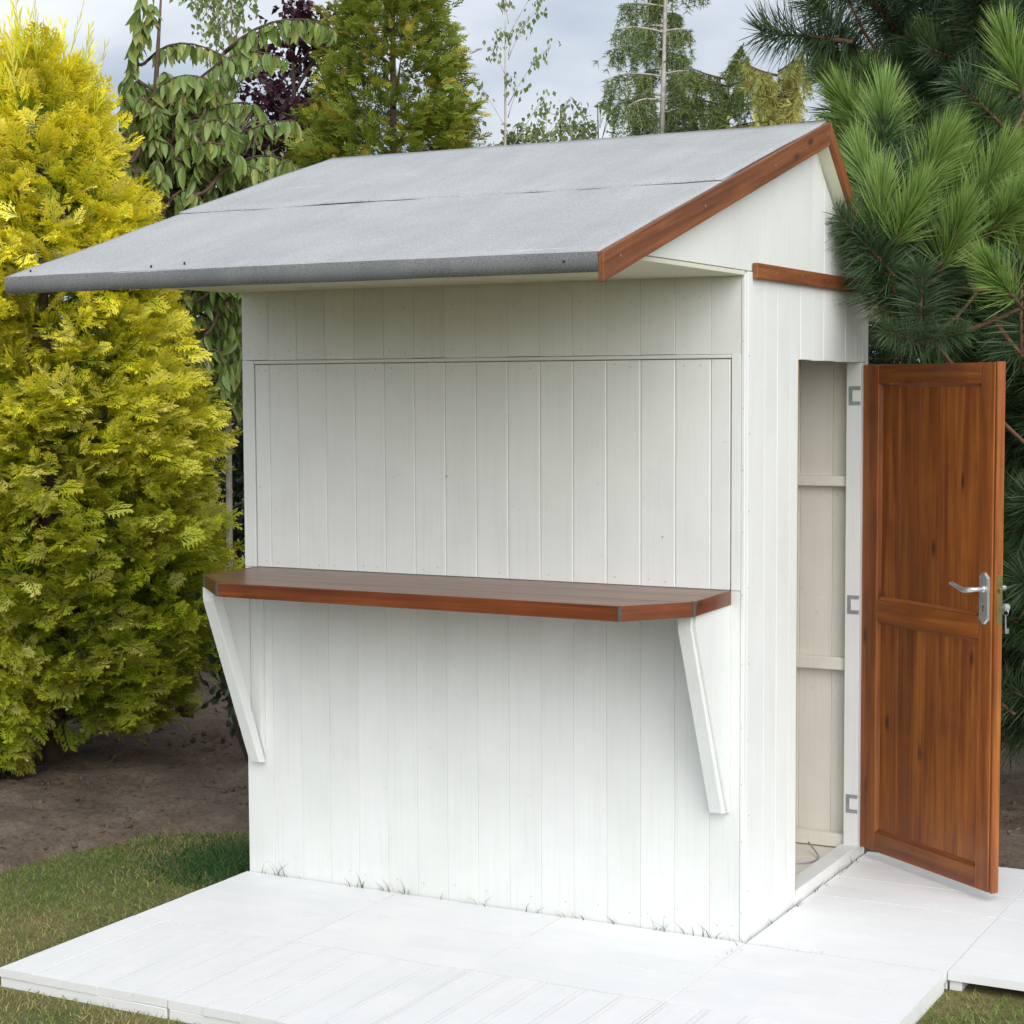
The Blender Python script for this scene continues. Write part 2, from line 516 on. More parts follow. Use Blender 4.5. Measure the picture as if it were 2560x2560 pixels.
def t_tuft(n=9, w=0.05, spread=0.8, seed=3):
    r_ = np.random.default_rng(seed)
    V, F, p = [], [], []
    for i in range(n):
        d = unit(np.array([r_.normal() * spread, 1.0 - 0.4 * r_.random(), r_.normal() * spread]))
        s = unit(np.cross(d, r_.normal(size=3)))
        l = 0.7 + 0.5 * r_.random()
        k = len(V)
        V += [tuple(-s * w), tuple(s * w), tuple(d * l)]
        p += [0, 0, 1]
        F.append((k, k + 1, k + 2))
    return np.array(V), np.array(F), np.array(p)

# ------------------------------------------------------------------ ground
GZ = -0.055
def soil_edge(x):
    """far limit of the lawn (y) for a given x: beyond it lies the planting bed"""
    w = 0.09 * math.sin(x * 5.1) + 0.06 * math.sin(x * 13.7 + 1) + 0.03 * math.sin(x * 37)
    if x > -1.9:
        return 1.28
    if x > -2.6:
        return 0.60 + w * 0.6 + (x + 2.6) * 0.18
    return 0.55 + (x + 2.6) * 6.0 + w
g = MB().add([(-400, -400, GZ), (400, -400, GZ), (400, 400, GZ), (-400, 400, GZ)], [(0, 1, 2, 3)])
g.build('lawn', M_LAWN, kind='structure', label='short mown lawn with worn brown patches round the white deck')

# planting bed: gently lumpy soil sheet just above the lawn sheet
def bed_points():
    xs = np.linspace(-9, 7, 321)
    ys = np.linspace(-4.5, 9, 271)
    X, Y = np.meshgrid(xs, ys, indexing='ij')
    return xs, ys, X, Y
def vnoise(x, y, s, seed):
    r_ = np.random.default_rng(seed)
    tab = r_.random((64, 64))
    xf, yf = x * s, y * s
    xi, yi = np.floor(xf).astype(int), np.floor(yf).astype(int)
    fx, fy = xf - xi, yf - yi
    fx, fy = fx * fx * (3 - 2 * fx), fy * fy * (3 - 2 * fy)
    q = lambda a, c: tab[a % 64, c % 64]
    return (q(xi, yi) * (1 - fx) + q(xi + 1, yi) * fx) * (1 - fy) + (q(xi, yi + 1) * (1 - fx) + q(xi + 1, yi + 1) * fx) * fy
SE = np.vectorize(soil_edge)
xs, ys, X, Y = bed_points()
inside = (Y + 0.30 * (vnoise(X, Y, 9, 5) - 0.5) + 0.2 * (vnoise(X, Y, 19, 6) - 0.5)) - SE(X)
lump = (vnoise(X, Y, 3.1, 1) - 0.5) * 0.04 + (vnoise(X, Y, 11, 2) - 0.5) * 0.032 + (vnoise(X, Y, 19.7, 3) - 0.5) * 0.028
lift = np.clip(inside * 0.25, -0.02, 0.028)
Z = GZ + lift + lump * np.clip(inside * 4, 0, 1)
Z = np.where(inside < 0, GZ + np.minimum(lift, -0.004), Z)
V = np.stack([X, Y, Z], -1).reshape(-1, 3)
ny = len(ys)
idx = np.arange(len(xs) * ny).reshape(len(xs), ny)
F = np.stack([idx[:-1, :-1], idx[1:, :-1], idx[1:, 1:], idx[:-1, 1:]], -1).reshape(-1, 4)
keep = (inside.reshape(-1)[F] > -0.02).any(1)
cx, cy = X.reshape(-1)[F].mean(1), Y.reshape(-1)[F].mean(1)
keep &= ~((cx > -1.84) & (cx < 0.0) & (cy > 0) & (cy < 1.2))
F = F[keep]
used = np.unique(F)
remap = -np.ones(len(V), int)
remap[used] = np.arange(len(used))
link('soil_bed', mesh_np('soil_bed', V[used], remap[F], M_SOIL, smooth=True), kind='structure',
     label='bare brown soil of the planting bed under the conifers')

# ------------------------------------------------------------------ deck
deck = empty('deck', (0, 0, 0))
tag(deck, 'white painted deck of grooved square tiles round the kiosk', kind='structure')
BC = {}
def deck_board(l, w, grooved):
    key = (round(l, 3), round(w, 3), grooved)
    if key not in BC:
        hw = w / 2
        if grooved:      # a narrow groove runs along both long sides
            k = 0.0075
            side_ = [(hw, 0), (hw - k, 0), (hw - k, -0.005), (hw - k - 0.003, -0.005), (hw - k - 0.003, 0)]
        else:
            side_ = [(hw, 0)]
        poly = [(-hw, -0.024), (hw, -0.024)] + side_ + [(-a, b__) for a, b__ in reversed(side_)]
        BC[key] = MB().prism(poly, lambda u, v, w_: (w_, u, v), -l / 2, l / 2).mesh('deck_board', M_DECK)
    return BC[key]
colx = [(-1.826, -1.217), (-1.213, -0.604), (-0.600, 0.0075), (0.0105, 0.617), (0.6195, 1.2245), (1.232, 1.837)]
rowy = [(-1.212, -0.612), (-0.607, -0.006), (0.002, 0.598), (0.605, 1.222)]
tiles = [(c_, r_) for r_ in (0, 1) for c_ in (0, 1, 2, 3)] + [(c_, r_) for r_ in (2, 3) for c_ in (3, 4, 5)]
for (c_, r_) in tiles:
    (x0, x1), (y0, y1) = colx[c_], rowy[r_]
    dz = random.uniform(-0.0015, 0.0015)
    alongx = r_ != 0
    n = 5
    for i in range(n):
        if alongx:
            w = (y1 - y0) / n
            o = link('deck_board', deck_board(x1 - x0, w - 0.0017, False), deck)
            o.location = ((x0 + x1) / 2, y0 + w * (i + 0.5), dz + random.uniform(-0.0006, 0.0006))
            o.rotation_euler = (random.uniform(-0.0015, 0.0015), 0, random.uniform(-0.0006, 0.0006))
        else:
            w = (x1 - x0) / n
            o = link('deck_board', deck_board(y1 - y0, w - 0.0012, True), deck)
            o.location = (x0 + w * (i + 0.5), (y0 + y1) / 2 + random.uniform(-0.003, 0.003), dz + random.uniform(-0.0012, 0.0012))
            o.rotation_euler = (random.uniform(-0.003, 0.003), 0, math.pi / 2 + random.uniform(-0.001, 0.001))
    # carrying battens under each tile, crosswise to the boards
    for q in (0.0, 0.5, 1.0):
        if alongx:
            xx = x0 + 0.02 + (x1 - x0 - 0.04) * q
            bx('batten', M_DECK, deck, xx - 0.018, xx + 0.018, y0 + 0.012, y1 - 0.012, GZ - 0.01, -0.0265, 0.002)
        else:
            yy = y0 + 0.02 + (y1 - y0 - 0.04) * q
            bx('batten', M_DECK, deck, x0 + 0.003, x1 - 0.003, yy - 0.018, yy + 0.018, GZ - 0.01, -0.0265, 0.002)

# ------------------------------------------------------------------ kiosk
kiosk = empty('wooden_kiosk', (0, 0, 0), 'white wooden market kiosk with grey felt roof, brown counter and open door', 'kiosk')
W_, H_, D_ = 1.821, 2.0, 1.21
PC = {}
def plank_mesh(w, h, c, th, material):
    key = (round(w, 3), round(h, 3), c, th, material.name)
    if key not in PC:
        hw = w / 2
        poly = [(-hw, c), (-hw + c, 0), (hw - c, 0), (hw, c), (hw, th), (-hw, th)]
        PC[key] = MB().prism(poly, lambda u, v, z: (u, v, z), -h / 2, h / 2).mesh('plank', material)
    return PC[key]
def plank(parent, x0, x1, z0, z1, y=0.0, c=0.0012, th=0.018, gap=0.0007, material=None, rz=0.0, at_=None, name='plank'):
    """upright board facing -y (or turned by rz about the vertical, then at_ gives its centre)"""
    o = link(name, plank_mesh(x1 - x0 - gap, z1 - z0, c, th, material or M_WHITE), parent)
    o.location = at_ if at_ else ((x0 + x1) / 2, y + random.uniform(0, 0.0006), (z0 + z1) / 2)
    o.rotation_euler = (random.uniform(-0.0006, 0.0006), 0, rz + random.uniform(-0.002, 0.002))
    return o

edges = [-1.821] + [-1.7115 + 0.11445 * i for i in range(15)] + [-0.0125]
# front wall: frame behind, boards above and below the hatch
fr = MB()
for x in (-1.80, -1.2, -0.6, -0.045):
    fr.box(x - 0.018, x + 0.018, 0.021, 0.065, 0.0, 1.04)
fr.box(-1.80, -0.03, 0.022, 0.066, 1.0, 1.045)
fr.box(-1.80, -0.03, 0.022, 0.066, 1.77, 1.81)
fr.box(-1.80, -0.03, 0.0225, 0.066, -0.03, 0.03)
front = fr.build('front_wall', M_INSIDE, kiosk, 0.002)
for i in range(len(edges) - 1):
    plank(front, edges[i], edges[i + 1], -0.03, 1.061)
    plank(front, edges[i], edges[i + 1], 1.7665 + random.uniform(-0.0008, 0.0012), 2.02)
bx('corner_strip', M_WHITE, front, -0.0118, 0.0005, -0.0012, 0.018, -0.03, 2.0, 0.002)
bx('hatch_stile', M_WHITE, front, -1.821, -1.7735, -0.0005, 0.018, 1.062, 1.7655, 0.0015)
bx('hatch_stile', M_WHITE, front, -0.0425, -0.0124, -0.0005, 0.018, 1.062, 1.7655, 0.0015)
bx('hatch_head_strip', M_WHITE_H, front, -1.772, -0.0435, -0.001, 0.018, 1.7535, 1.7645, 0.0015)
# nail heads along the board ends, real little domes, one part
nm = MB()
def nail(x, y, z, r_=0.0017, nrm=(0, -1, 0)):
    n3 = Vector(nrm)
    nm.tube([Vector((x, y, z)) - n3 * 0.002, Vector((x, y, z)) + n3 * 0.0009], r_, 6)
for i in range(len(edges) - 1):
    for q in (0.25, 0.72):
        x = edges[i] + (edges[i + 1] - edges[i]) * q
        for z in (0.045, 1.79, 1.93):
            if random.random() < 0.4:
                nail(x + random.uniform(-.006, .006), 0.0, z + random.uniform(-.006, .006))
for z in np.arange(0.1, 1.98, 0.19):
    nail(-0.006, -0.0012, z + random.uniform(-.02, .02))
nm.build('nail_heads', M_NAIL, front, kind='stuff')

# hatch (closed shutter) of the same boards, with wider V joints
hat = MB().box(-1.766, -0.049, 0.0195, 0.034, 1.068, 1.748)
hatch = hat.build('hatch', M_WHITE, kiosk, 0.001)
hed = [-1.7705] + edges[1:-1] + [-0.0465]
for i in range(len(hed) - 1):
    plank(hatch, hed[i], hed[i + 1], 1.0645, 1.7505, y=0.0015, c=0.0030, gap=0.0008)
nm = MB()
for i in range(len(hed) - 1):
    for q in (0.25, 0.72):
        x = hed[i] + (hed[i + 1] - hed[i]) * q
        for z in (1.083, 1.735):
            if random.random() < 0.45:
                nail(x, 0.0015, z + random.uniform(-.006, .006), 0.0019)
nail(-1.02, 0.0015, 1.385, 0.0035)
nail(-0.265, 0.0015, 1.215, 0.003)
nm.build('nail_heads', M_NAIL, hatch, kind='stuff')

# side wall (x = 0), boards cut to the roof line
YE, ZE, YR, ZR, YB, ZB = -1.086, 1.9945, 0.612, 2.509, 1.25, 1.9455
SF = (ZR - ZE) / (YR - YE)
SB = (ZB - ZR) / (YB - YR)
def roof_top(y):
    return ZE + SF * (y - YE) if y <= YR else ZR + SB * (y - YR)
def under(y):
    return roof_top(y) - (0.05 if y <= YR else 0.066)
def side_board(parent, y0, y1, z0, z1=None, name='plank', x=0.0, th=0.018, material=None, gap=0.0006, sgn=1):
    y0 += gap / 2
    y1 -= gap / 2
    if z1 is None:
        poly = [(y0, z0), (y1, z0), (y1, under(y1))] + ([(YR, under(YR))] if y0 < YR < y1 else []) + [(y0, under(y0))]
    else:
        poly = [(y0, z0), (y1, z0), (y1, z1), (y0, z1)]
    j = random.uniform(-0.001, 0)
    return MB().prism(poly, lambda u, v, w: (w, u, v), x + j - th * sgn, x + j).build(name, material or M_WHITE, parent, 0.0009)
sf = MB()
sf.box(-0.06, -0.0205, 0.03, 0.07, 0.03, 2.0)
sf.box(-0.06, -0.0205, 0.415, 0.455, 0.03, 2.0)
sf.box(-0.06, -0.0205, 0.07, 0.415, 1.0, 1.04)
sf.box(-0.06, -0.0205, 0.455, 1.15, 1.762, 1.80)
side = sf.build('side_wall', M_INSIDE, kiosk, 0.002)
side_board(side, 0.0185, 0.056, -0.03, 2.008, 'corner_strip', x=0.003)
for a, b_ in ((0.056, 0.170), (0.170, 0.280), (0.280, 0.394)):
    side_board(side, a, b_, -0.03, 2.008)
side_board(side, 0.394, 0.470, -0.03, 1.7545)
for a, b_ in ((0.394, 0.492), (0.492, 0.606)):
    side_board(side, a, b_, 1.7555 + random.uniform(-0.003, 0.001), 2.008)
for a, b_ in ((0.606, 0.722), (0.722, 0.838), (0.838, 0.952), (0.952, 1.064), (1.064, 1.145), (1.145, 1.2)):
    side_board(side, a, b_, 1.7535 + random.uniform(-0.003, 0.001))
side_board(side, 1.146, 1.2, -0.03, 1.751)
# gable board that runs forward over the soffit
MB().prism([(-0.80, 2.0105), (0.6055, 2.0105), (0.6055, under(0.6055)), (-0.80, under(-0.80))], lambda u, v, w: (w, u, v), -0.018, 0.0).build('gable_panel', M_WHITE, side, 0.0015)
bx('cover_strip', M_BARGE, side, 0.0025, 0.019, 0.052, 1.20, 1.989, 2.035, 0.002)
nm = MB()
for y, z in ((0.10, 2.012), (0.22, 2.012), (0.45, 2.015), (0.7, 2.012)):
    nail(0.019, y, z, 0.0022, (1, 0, 0))
for z in np.arange(0.15, 1.95, 0.23):
    nail(0.003, 0.03 + random.uniform(-.006, .006), z, 0.0022, (1, 0, 0))
nm.build('nail_heads', M_STEEL, side, kind='stuff')
# ragged raw edge left by the saw along the opening
rz_ = MB()
z = 0.03
while z < 1.75:
    h = random.uniform(0.05, 0.22)
    rz_.box(-0.0165, 0.0004, 0.468, 0.4712 + random.choice([0.0, 0.0008, 0.0016, 0.004 if 0.75 < z < 1.1 else 0.001]), z, min(z + h, 1.753))
    z += h + 0.0005
rz_.build('sawn_edge', M_RAW, side)

# left and rear walls
left = MB().box(-1.80, -1.762, 0.03, 0.07, 0, 2.0).box(-1.80, -1.762, 1.11, 1.149, 0, 2.0).box(-1.80, -1.762, 0.069, 1.111, 1.0, 1.04).build('left_wall', M_INSIDE, kiosk, 0.002)
ly = [0.0205 + 0.1133 * i for i in range(11)]
for i in range(10):
    side_board(left, ly[i], min(ly[i + 1], 1.2), -0.03, None, x=-1.821, sgn=-1)
rear = MB().box(-1.78, -0.022, 1.150, 1.1885, 1.316, 1.352).box(-1.78, -0.022, 1.150, 1.1885, 0.661, 0.706).box(-1.78, -0.022, 1.150, 1.1885, 0.022, 0.07)
rear = rear.build('rear_wall', M_INSIDE, kiosk, 0.003)
rx = [-1.821 + 0.1214 * i for i in range(16)]
for i in range(15):
    o = plank(rear, rx[i], rx[i + 1], -0.03, 1.96, y=1.19, th=0.02, material=M_INSIDE, c=0.002)
fl = MB().box(-1.80, -0.07, 0.02, 1.189, -0.03, -0.002).build('floor', M_INSIDE, kiosk)
for i in range(6):
    bx('floor_board', M_INSIDE, fl, -1.80, -0.066, 0.03 + 0.193 * i, 0.03 + 0.193 * (i + 1) - 0.002, 0.0, 0.018, 0.0015)

# doorway
df = bx('door_frame', M_WHITE, kiosk, -0.054, -0.001, 1.132, 1.1445, 0.03, 1.752, 0.002)
thr = MB().box(-0.066, 0.0015, 0.4705, 1.144, -0.04, 0.0405).build('threshold', M_WHITE_H, kiosk, 0.004, segs=2)
hloc = Vector(df.location)
for zc in (1.636, 0.901, 0.190):
    h_ = MB()
    x0, x1, zz = -0.044, -0.002, 0.033
    for (a, b_, c_, d_) in ((x0, x0 + 0.013, zc - zz, zc + zz), (x0 + 0.0132, x1, zc - zz, zc - zz + 0.013), (x0 + 0.0132, x1, zc + zz - 0.013, zc + zz)):
        h_.box(a - hloc.x, b_ - hloc.x, 1.1295 - hloc.y, 1.1325 - hloc.y, c_ - hloc.z, d_ - hloc.z)
    h_.build('hinge', M_STEEL, df, 0.0006)

# soffit under the deep front overhang
sb = MB().box(-1.852, -0.0005, -0.86, -0.0015, 1.9955, 2.0085).build('soffit', M_SOFFIT, kiosk, 0.0015)

# roof: boards, felt sheets, bargeboards
ro = MB()
X0, X1 = -1.852, 0.0395
ro.prism([(YE, ZE - 0.003), (YR, ZR - 0.003), (YR, ZR - 0.052), (YE, ZE - 0.048)], lambda u, v, w: (w, u, v), X0, X1)
ro.prism([(YR + 0.0005, ZR - 0.004), (YB, ZB - 0.004), (YB, ZB - 0.05), (YR + 0.0005, ZR - 0.06)], lambda u, v, w: (w, u, v), X0, X1)
roof = ro.build('roof', M_SOFFIT, kiosk)
def felt(name, y0, y1, dz0, dz1, th, seed, x0=X0 - 0.002, x1=X1, nx=90, ny=14, material=M_FELT, wave=0.0024):
    """dz0, dz1: height over the roof boards at the lower and the upper edge"""
    u, v = np.meshgrid(np.linspace(0, 1, nx), np.linspace(0, 1, ny), indexing='ij')
    x = x0 + (x1 - x0) * u
    y = y0 + (y1 - y0) * v
    wob = (vnoise(x * 1.0, y * 1.0, 4.0, seed) - 0.5) * wave * 2 + (vnoise(x, y, 11.0, seed + 1) - 0.5) * wave
    y = y + (vnoise(x, x * 0, 5.0, seed + 2) - 0.5) * 0.006 * (1 - v)
    zt = np.vectorize(roof_top)(y) + dz0 + (dz1 - dz0) * v + wob + th
    top = np.stack([x, y, zt], -1)
    bot = top - [0, 0, th]
    V = np.concatenate([top.reshape(-1, 3), bot.reshape(-1, 3)])
    id_ = np.arange(nx * ny).reshape(nx, ny)
    q = [np.stack([id_[:-1, :-1], id_[1:, :-1], id_[1:, 1:], id_[:-1, 1:]], -1).reshape(-1, 4)]
    off = nx * ny
    for a in (id_[:, 0], id_[::-1, -1], id_[-1, :], id_[::-1, 0] * 0 + id_[0, ::-1][:1] if False else id_[0, ::-1]):
        q.append(np.stack([a[:-1], a[:-1] + off, a[1:] + off, a[1:]], -1))
    F = np.concatenate(q)
    me = mesh_np(name, V, F, material)
    return link(name, me, roof)
felt('felt_sheet', YE - 0.006, -0.19, 0.0, 0.0, 0.003, 31)
felt('felt_sheet', -0.285, YR, 0.0045, 0.003, 0.0048, 41)
felt('felt_sheet', YR, YB, 0.001, 0.001, 0.003, 51)
# felt folded down over the front edge
nx = 140
xx = np.linspace(X0 - 0.002, X1 + 0.0006, nx)
Vf, Ff = [], []
for i, x in enumerate(xx):
    w1 = (vnoise(np.array([x]), np.array([0.3]), 6, 61)[0] - 0.5) * 0.004
    w2 = (vnoise(np.array([x]), np.array([0.9]), 7, 62)[0] - 0.5) * 0.006
    Vf += [(x, YE - 0.005, ZE + 0.0022), (x, YE - 0.0085 + w1 * 0.3, ZE - 0.0005 + w1), (x, YE - 0.011 + w1 * 0.5, ZE - 0.022),
           (x, YE - 0.009 + w2 * 0.5, ZE - 0.0475 + w2 * 0.5), (x, YE - 0.0015, ZE - 0.0475 + w2 * 0.5)]
    if i:
        k = (i - 1) * 5
        Ff += [(k + j, k + j + 1, k + j + 6, k + j + 5) for j in range(4)]
me = mesh_np('felt_edge', np.array(Vf), np.array(Ff), M_FELT_EDGE)
link('felt_edge', me, roof)
# felt nails and white scuffs
nm = MB()
for x, y in ((-1.80, YE + 0.04), (-1.35, YE + 0.03), (-1.25, YE + 0.05), (-1.70, -0.26), (-0.05, YE - 0.012)):
    nm.tube([(x, y, roof_top(max(y, YE)) + (0.0 if y > YE else -0.02)), (x, y - (0.003 if y < YE else 0), roof_top(max(y, YE)) + (0.010 if y > YE else -0.02))], 0.003, 7)
nm.build('felt_nails', M_DARK, roof, kind='stuff')
def barge(y0, y1, dt, db, name='bargeboard', x0=0.0403, x1=0.056):
    cy, cz = (y0 + y1) / 2, (roof_top(y0) + roof_top(y1)) / 2
    an = math.atan2(roof_top(y1) - roof_top(y0), y1 - y0)
    poly = [(y0, roof_top(y0) + db), (y1, roof_top(y1) + db), (y1, roof_top(y1) + dt), (y0, roof_top(y0) + dt)]
    ca, sa = math.cos(-an), math.sin(-an)
    poly = [((y - cy) * ca - (z - cz) * sa, (y - cy) * sa + (z - cz) * ca) for y, z in poly]
    o = MB().prism(poly, lambda u, v, w: (w, u, v), x0, x1).build(name, M_BARGE, roof, 0.002)
    o.location = (0, cy, cz)
    o.rotation_euler = (an, 0, 0)
    return o
barge(YE - 0.0115, YR - 0.0012, 0.003, -0.070)
barge(YR + 0.0012, YB, 0.005, -0.050)
nm = MB()
for y in (-1.0, -0.45, 0.1, 0.58):
    nail(0.056, y, roof_top(y) - 0.03, 0.0028, (1, 0, 0))
nm.build('nail_heads', M_STEEL, roof, kind='stuff')

# counter shelf with chamfered corners
CT, CB, CF = 1.0625, 1.0195, -0.503
outline = [(-1.778, -0.003), (-1.765, -0.300), (-1.572, CF + 0.012), (-0.172, CF - 0.012), (-0.026, -0.325), (-0.040, -0.003)]
inset = [(-1.762, -0.003), (-1.749, -0.294), (-1.565, CF + 0.028), (-0.179, CF + 0.004), (-0.042, -0.319), (-0.056, -0.003)]
counter = MB().prism(inset, lambda u, v, w: (u, v, w), CB + 0.004, CT - 0.012).build('counter', M_TOP, kiosk)
def clip_poly(poly, ya, yb):
    def half(P, y, keep_above):
        o = []
        for i in range(len(P)):
            a, b_ = P[i], P[(i + 1) % len(P)]
            ina = (a[1] >= y) == keep_above
            inb = (b_[1] >= y) == keep_above
            if ina:
                o.append(a)
            if ina != inb:
                t_ = (y - a[1]) / (b_[1] - a[1])
                o.append((a[0] + (b_[0] - a[0]) * t_, y))
        return o
    return half(half(poly, ya, True), yb, False)
for ya, yb in ((-0.52, -0.336), (-0.3345, -0.170), (-0.1685, 0.0)):
    P = clip_poly(inset, ya, yb)
    MB().prism(P, lambda u, v, w: (u, v, w), CT - 0.0118, CT - 0.0004).build('counter_plank', M_TOP, counter, 0.0012)
for i in range(5):
    a, b_, c_, d_ = outline[i], outline[i + 1], inset[i + 1], inset[i]
    a, b_, c_, d_ = (Vector(q) for q in (a, b_, c_, d_))
    t_ = (b_ - a).normalized() * 0.0045
    P = [a + t_ * (i > 0), b_ - t_ * (i < 4), c_ - t_ * (i < 4), d_ + t_ * (i > 0)]
    cc = (a + b_) / 2
    ang = math.atan2((b_ - a).y, (b_ - a).x)
    ca, sa = math.cos(-ang), math.sin(-ang)
    P2 = [((q - cc).x * ca - (q - cc).y * sa, (q - cc).x * sa + (q - cc).y * ca) for q in P]
    o = MB().prism(P2, lambda u, v, w: (u, v, w), CB, CT + 0.0008).build('counter_edge', M_EDGE_SHADED, counter, 0.0015)
    o.location = (cc.x, cc.y, 0)
    o.rotation_euler = (0, 0, ang)
for i in range(1, 5):
    jf = MB()
    a, c_ = Vector(outline[i]), Vector(inset[i])
    m_ = a.lerp(c_, 0.12)
    jf.tube([(m_.x, m_.y, CB + 0.001), (m_.x, m_.y, CT - 0.0005)], 0.0062, 8)
    jf.build('joint_filler', M_FILLER, counter)

# brackets: plywood gusset with a sloping brace and an upright batten
def bracket(xo, inner):
    """xo: outer face of the gusset, inner = +1 when the battens sit on its +x side"""
    s = inner
    yt, zb, zt = -0.272, 0.392, CB - 0.001
    xa, xb_ = sorted((xo, xo + s * 0.009))
    gus = MB().prism([(-0.0015, zb), (-0.012, zb), (yt, zt - 0.035), (yt, zt), (-0.0015, zt)], lambda u, v, w: (w, u, v), xa, xb_).build('bracket', M_WHITE, kiosk, 0.0012)
    x0, x1 = sorted((xo + s * 0.0095, xo + s * 0.052))
    MB().prism([(-0.004, zb - 0.004), (-0.040, zb + 0.002), (yt - 0.012, zt - 0.045), (yt - 0.012, zt - 0.0008), (yt + 0.025, zt - 0.0008)],
               lambda u, v, w: (w, u, v), x0, x1).build('brace', M_WHITE, gus, 0.002)
    MB().prism([(-0.0012, zb + 0.02), (-0.026, zb + 0.09), (-0.026, zt - 0.0008), (-0.0012, zt - 0.0008)],
               lambda u, v, w: (w, u, v), x0 + 0.001, x1 - 0.001).build('batten', M_WHITE, gus, 0.0015)
    return gus
bracket(-0.0425, -1)
bracket(-1.795, 1)

# ------------------------------------------------------------------ door (local: x along the leaf, -y the face towards the lawn)
dv = Vector((0.81, -0.586)).normalized()
DTH = 0.034
door = empty('door', (0.02 - 0.030 * dv.x, 1.145 - 0.030 * dv.y, 0.0), parent=kiosk, rz=math.atan2(dv.y, dv.x))
door.rotation_euler = (0, R(0.12), math.atan2(dv.y, dv.x))
DWd, DZ0, DZ1 = 0.695, 0.033, 1.744
S0, S1 = 0.086, 0.617
bx('stile', M_WOOD_Z, door, 0.0, S0, 0.0, DTH, DZ0, DZ1, 0.003, segs=2)
bx('stile', M_WOOD_Z, door, S1, DWd - 0.012, 0.0, DTH, DZ0, DZ1, 0.003, segs=2)
bx('edge_lipping', M_WOOD_Z, door, DWd - 0.0115, DWd, 0.004, DTH + 0.002, DZ0 - 0.002, DZ1 + 0.003, 0.003)
for z0, z1 in ((DZ0, 0.104), (0.851, 0.928), (1.677, DZ1)):
    bx('rail', M_WOOD_X, door, S0 + 0.0005, S1 - 0.0005, 0.0008, DTH - 0.001, z0, z1, 0.003, segs=2)
pw = (S1 - S0) / 5
for z0, z1 in ((0.1045, 0.8505), (0.9285, 1.6765)):
    for i in range(5):
        bx('panel_board', M_WOOD_Z, door, S0 + 0.0006 + pw * i, S0 - 0.0006 + pw * (i + 1), 0.0135, 0.028, z0, z1, 0.0012)
    # sloping beads round each panel
    for x, s in ((S0, 1), (S1, -1)):
        MB().prism([(x, 0.003), (x, 0.0138), (x + s * 0.010, 0.0138)], lambda u, v, w: (u, v, w), z0, z1).build('bead', M_WOOD_Z, door)
    for z, s in ((z0, 1), (z1, -1)):
        MB().prism([(z, 0.003), (z, 0.0138), (z + s * 0.010, 0.0138)], lambda u, v, w: (w, v, u), S0 + 0.0105, S1 - 0.0105).build('bead', M_WOOD_X, door)
# lever handle on its back plate
px, pz, ph, pwid = 0.650, 0.988, 0.084, 0.0245
def plate_poly(k):
    w, h = pwid - k, ph - k
    return [(px - w, pz - h + 0.016), (px - w * 0.25, pz - h), (px + w * 0.25, pz - h), (px + w, pz - h + 0.016),
            (px + w, pz + h - 0.016), (px + w * 0.25, pz + h), (px - w * 0.25, pz + h), (px - w, pz + h - 0.016)]
pb = MB()
P0, P1 = plate_poly(0), plate_poly(0.005)
pb.add([(x, -0.0002, z) for x, z in P0] + [(x, -0.003, z) for x, z in P0] + [(x, -0.0065, z) for x, z in P1],
       [tuple(range(16, 24))] + [(i, (i + 1) % 8, 8 + (i + 1) % 8, 8 + i) for i in range(8)] + [(8 + i, 8 + (i + 1) % 8, 16 + (i + 1) % 8, 16 + i) for i in range(8)])
pb.build('handle_plate', M_CHROME, door)
hz_ = 1.018
lv = MB()
lv.tube([(px, -0.006, hz_), (px, -0.013, hz_)], [0.0125, 0.0105], 16)
lv.tube([(px, -0.012, hz_), (px, -0.040, hz_ + 0.001), (px - 0.004, -0.049, hz_), (px - 0.016, -0.053, hz_ - 0.002), (px - 0.040, -0.054, hz_ - 0.005),
         (px - 0.065, -0.054, hz_ + 0.002), (px - 0.092, -0.055, hz_ + 0.011), (px - 0.104, -0.056, hz_ + 0.013)],
        [0.008, 0.0075, 0.009, 0.0095, 0.0088, 0.0075, 0.0068, 0.0045], 12)
lv.build('lever_handle', M_CHROME, door, smooth=True)
kh = MB().tube([(px - 0.001, -0.0062, 0.961), (px - 0.001, -0.0069, 0.961)], 0.0038, 10).box(px - 0.0028, px + 0.0008, -0.0069, -0.0062, 0.945, 0.960)
kh.build('keyhole', M_DARK, door)
for dx, dz in ((-0.012, 0.058), (0.012, 0.058), (-0.012, -0.058), (0.012, -0.058)):
    MB().tube([(px + dx, -0.0060, pz + dz), (px + dx, -0.0073, pz + dz)], 0.0022, 8).build('plate_screw', M_CHROME, door)
# lock face in the edge, latch, handle and plate on the far side
bx('lock_face', M_BRASS, door, DWd - 0.001, DWd + 0.0016, 0.010, 0.033, pz - 0.082, pz + 0.078, 0.0008)
bx('latch', M_BRASS, door, DWd + 0.001, DWd + 0.010, 0.016, 0.027, pz + 0.020, pz + 0.036, 0.002)
bx('dead_bolt', M_BRASS, door, DWd + 0.001, DWd + 0.003, 0.018, 0.025, pz - 0.036, pz - 0.008, 0.0008)
back = MB()
back.prism(P0, lambda u, v, w: (u, w, v), DTH + 0.0005, DTH + 0.006)
back.tube([(px, DTH + 0.005, hz_), (px, DTH + 0.045, hz_), (px - 0.03, DTH + 0.058, hz_ - 0.003), (px - 0.10, DTH + 0.058, hz_ + 0.006)], [0.009, 0.0085, 0.009, 0.006], 10)
back.build('rear_handle', M_CHROME, door, smooth=False)
for zc in (1.636, 0.901, 0.190):
    MB().tube([(-0.004, DTH * 0.2 - 0.006, zc - 0.034), (-0.004, DTH * 0.2 - 0.006, zc + 0.034)], 0.0052, 10).build('hinge_barrel', M_STEEL, door)
bpy.context.view_layer.update()
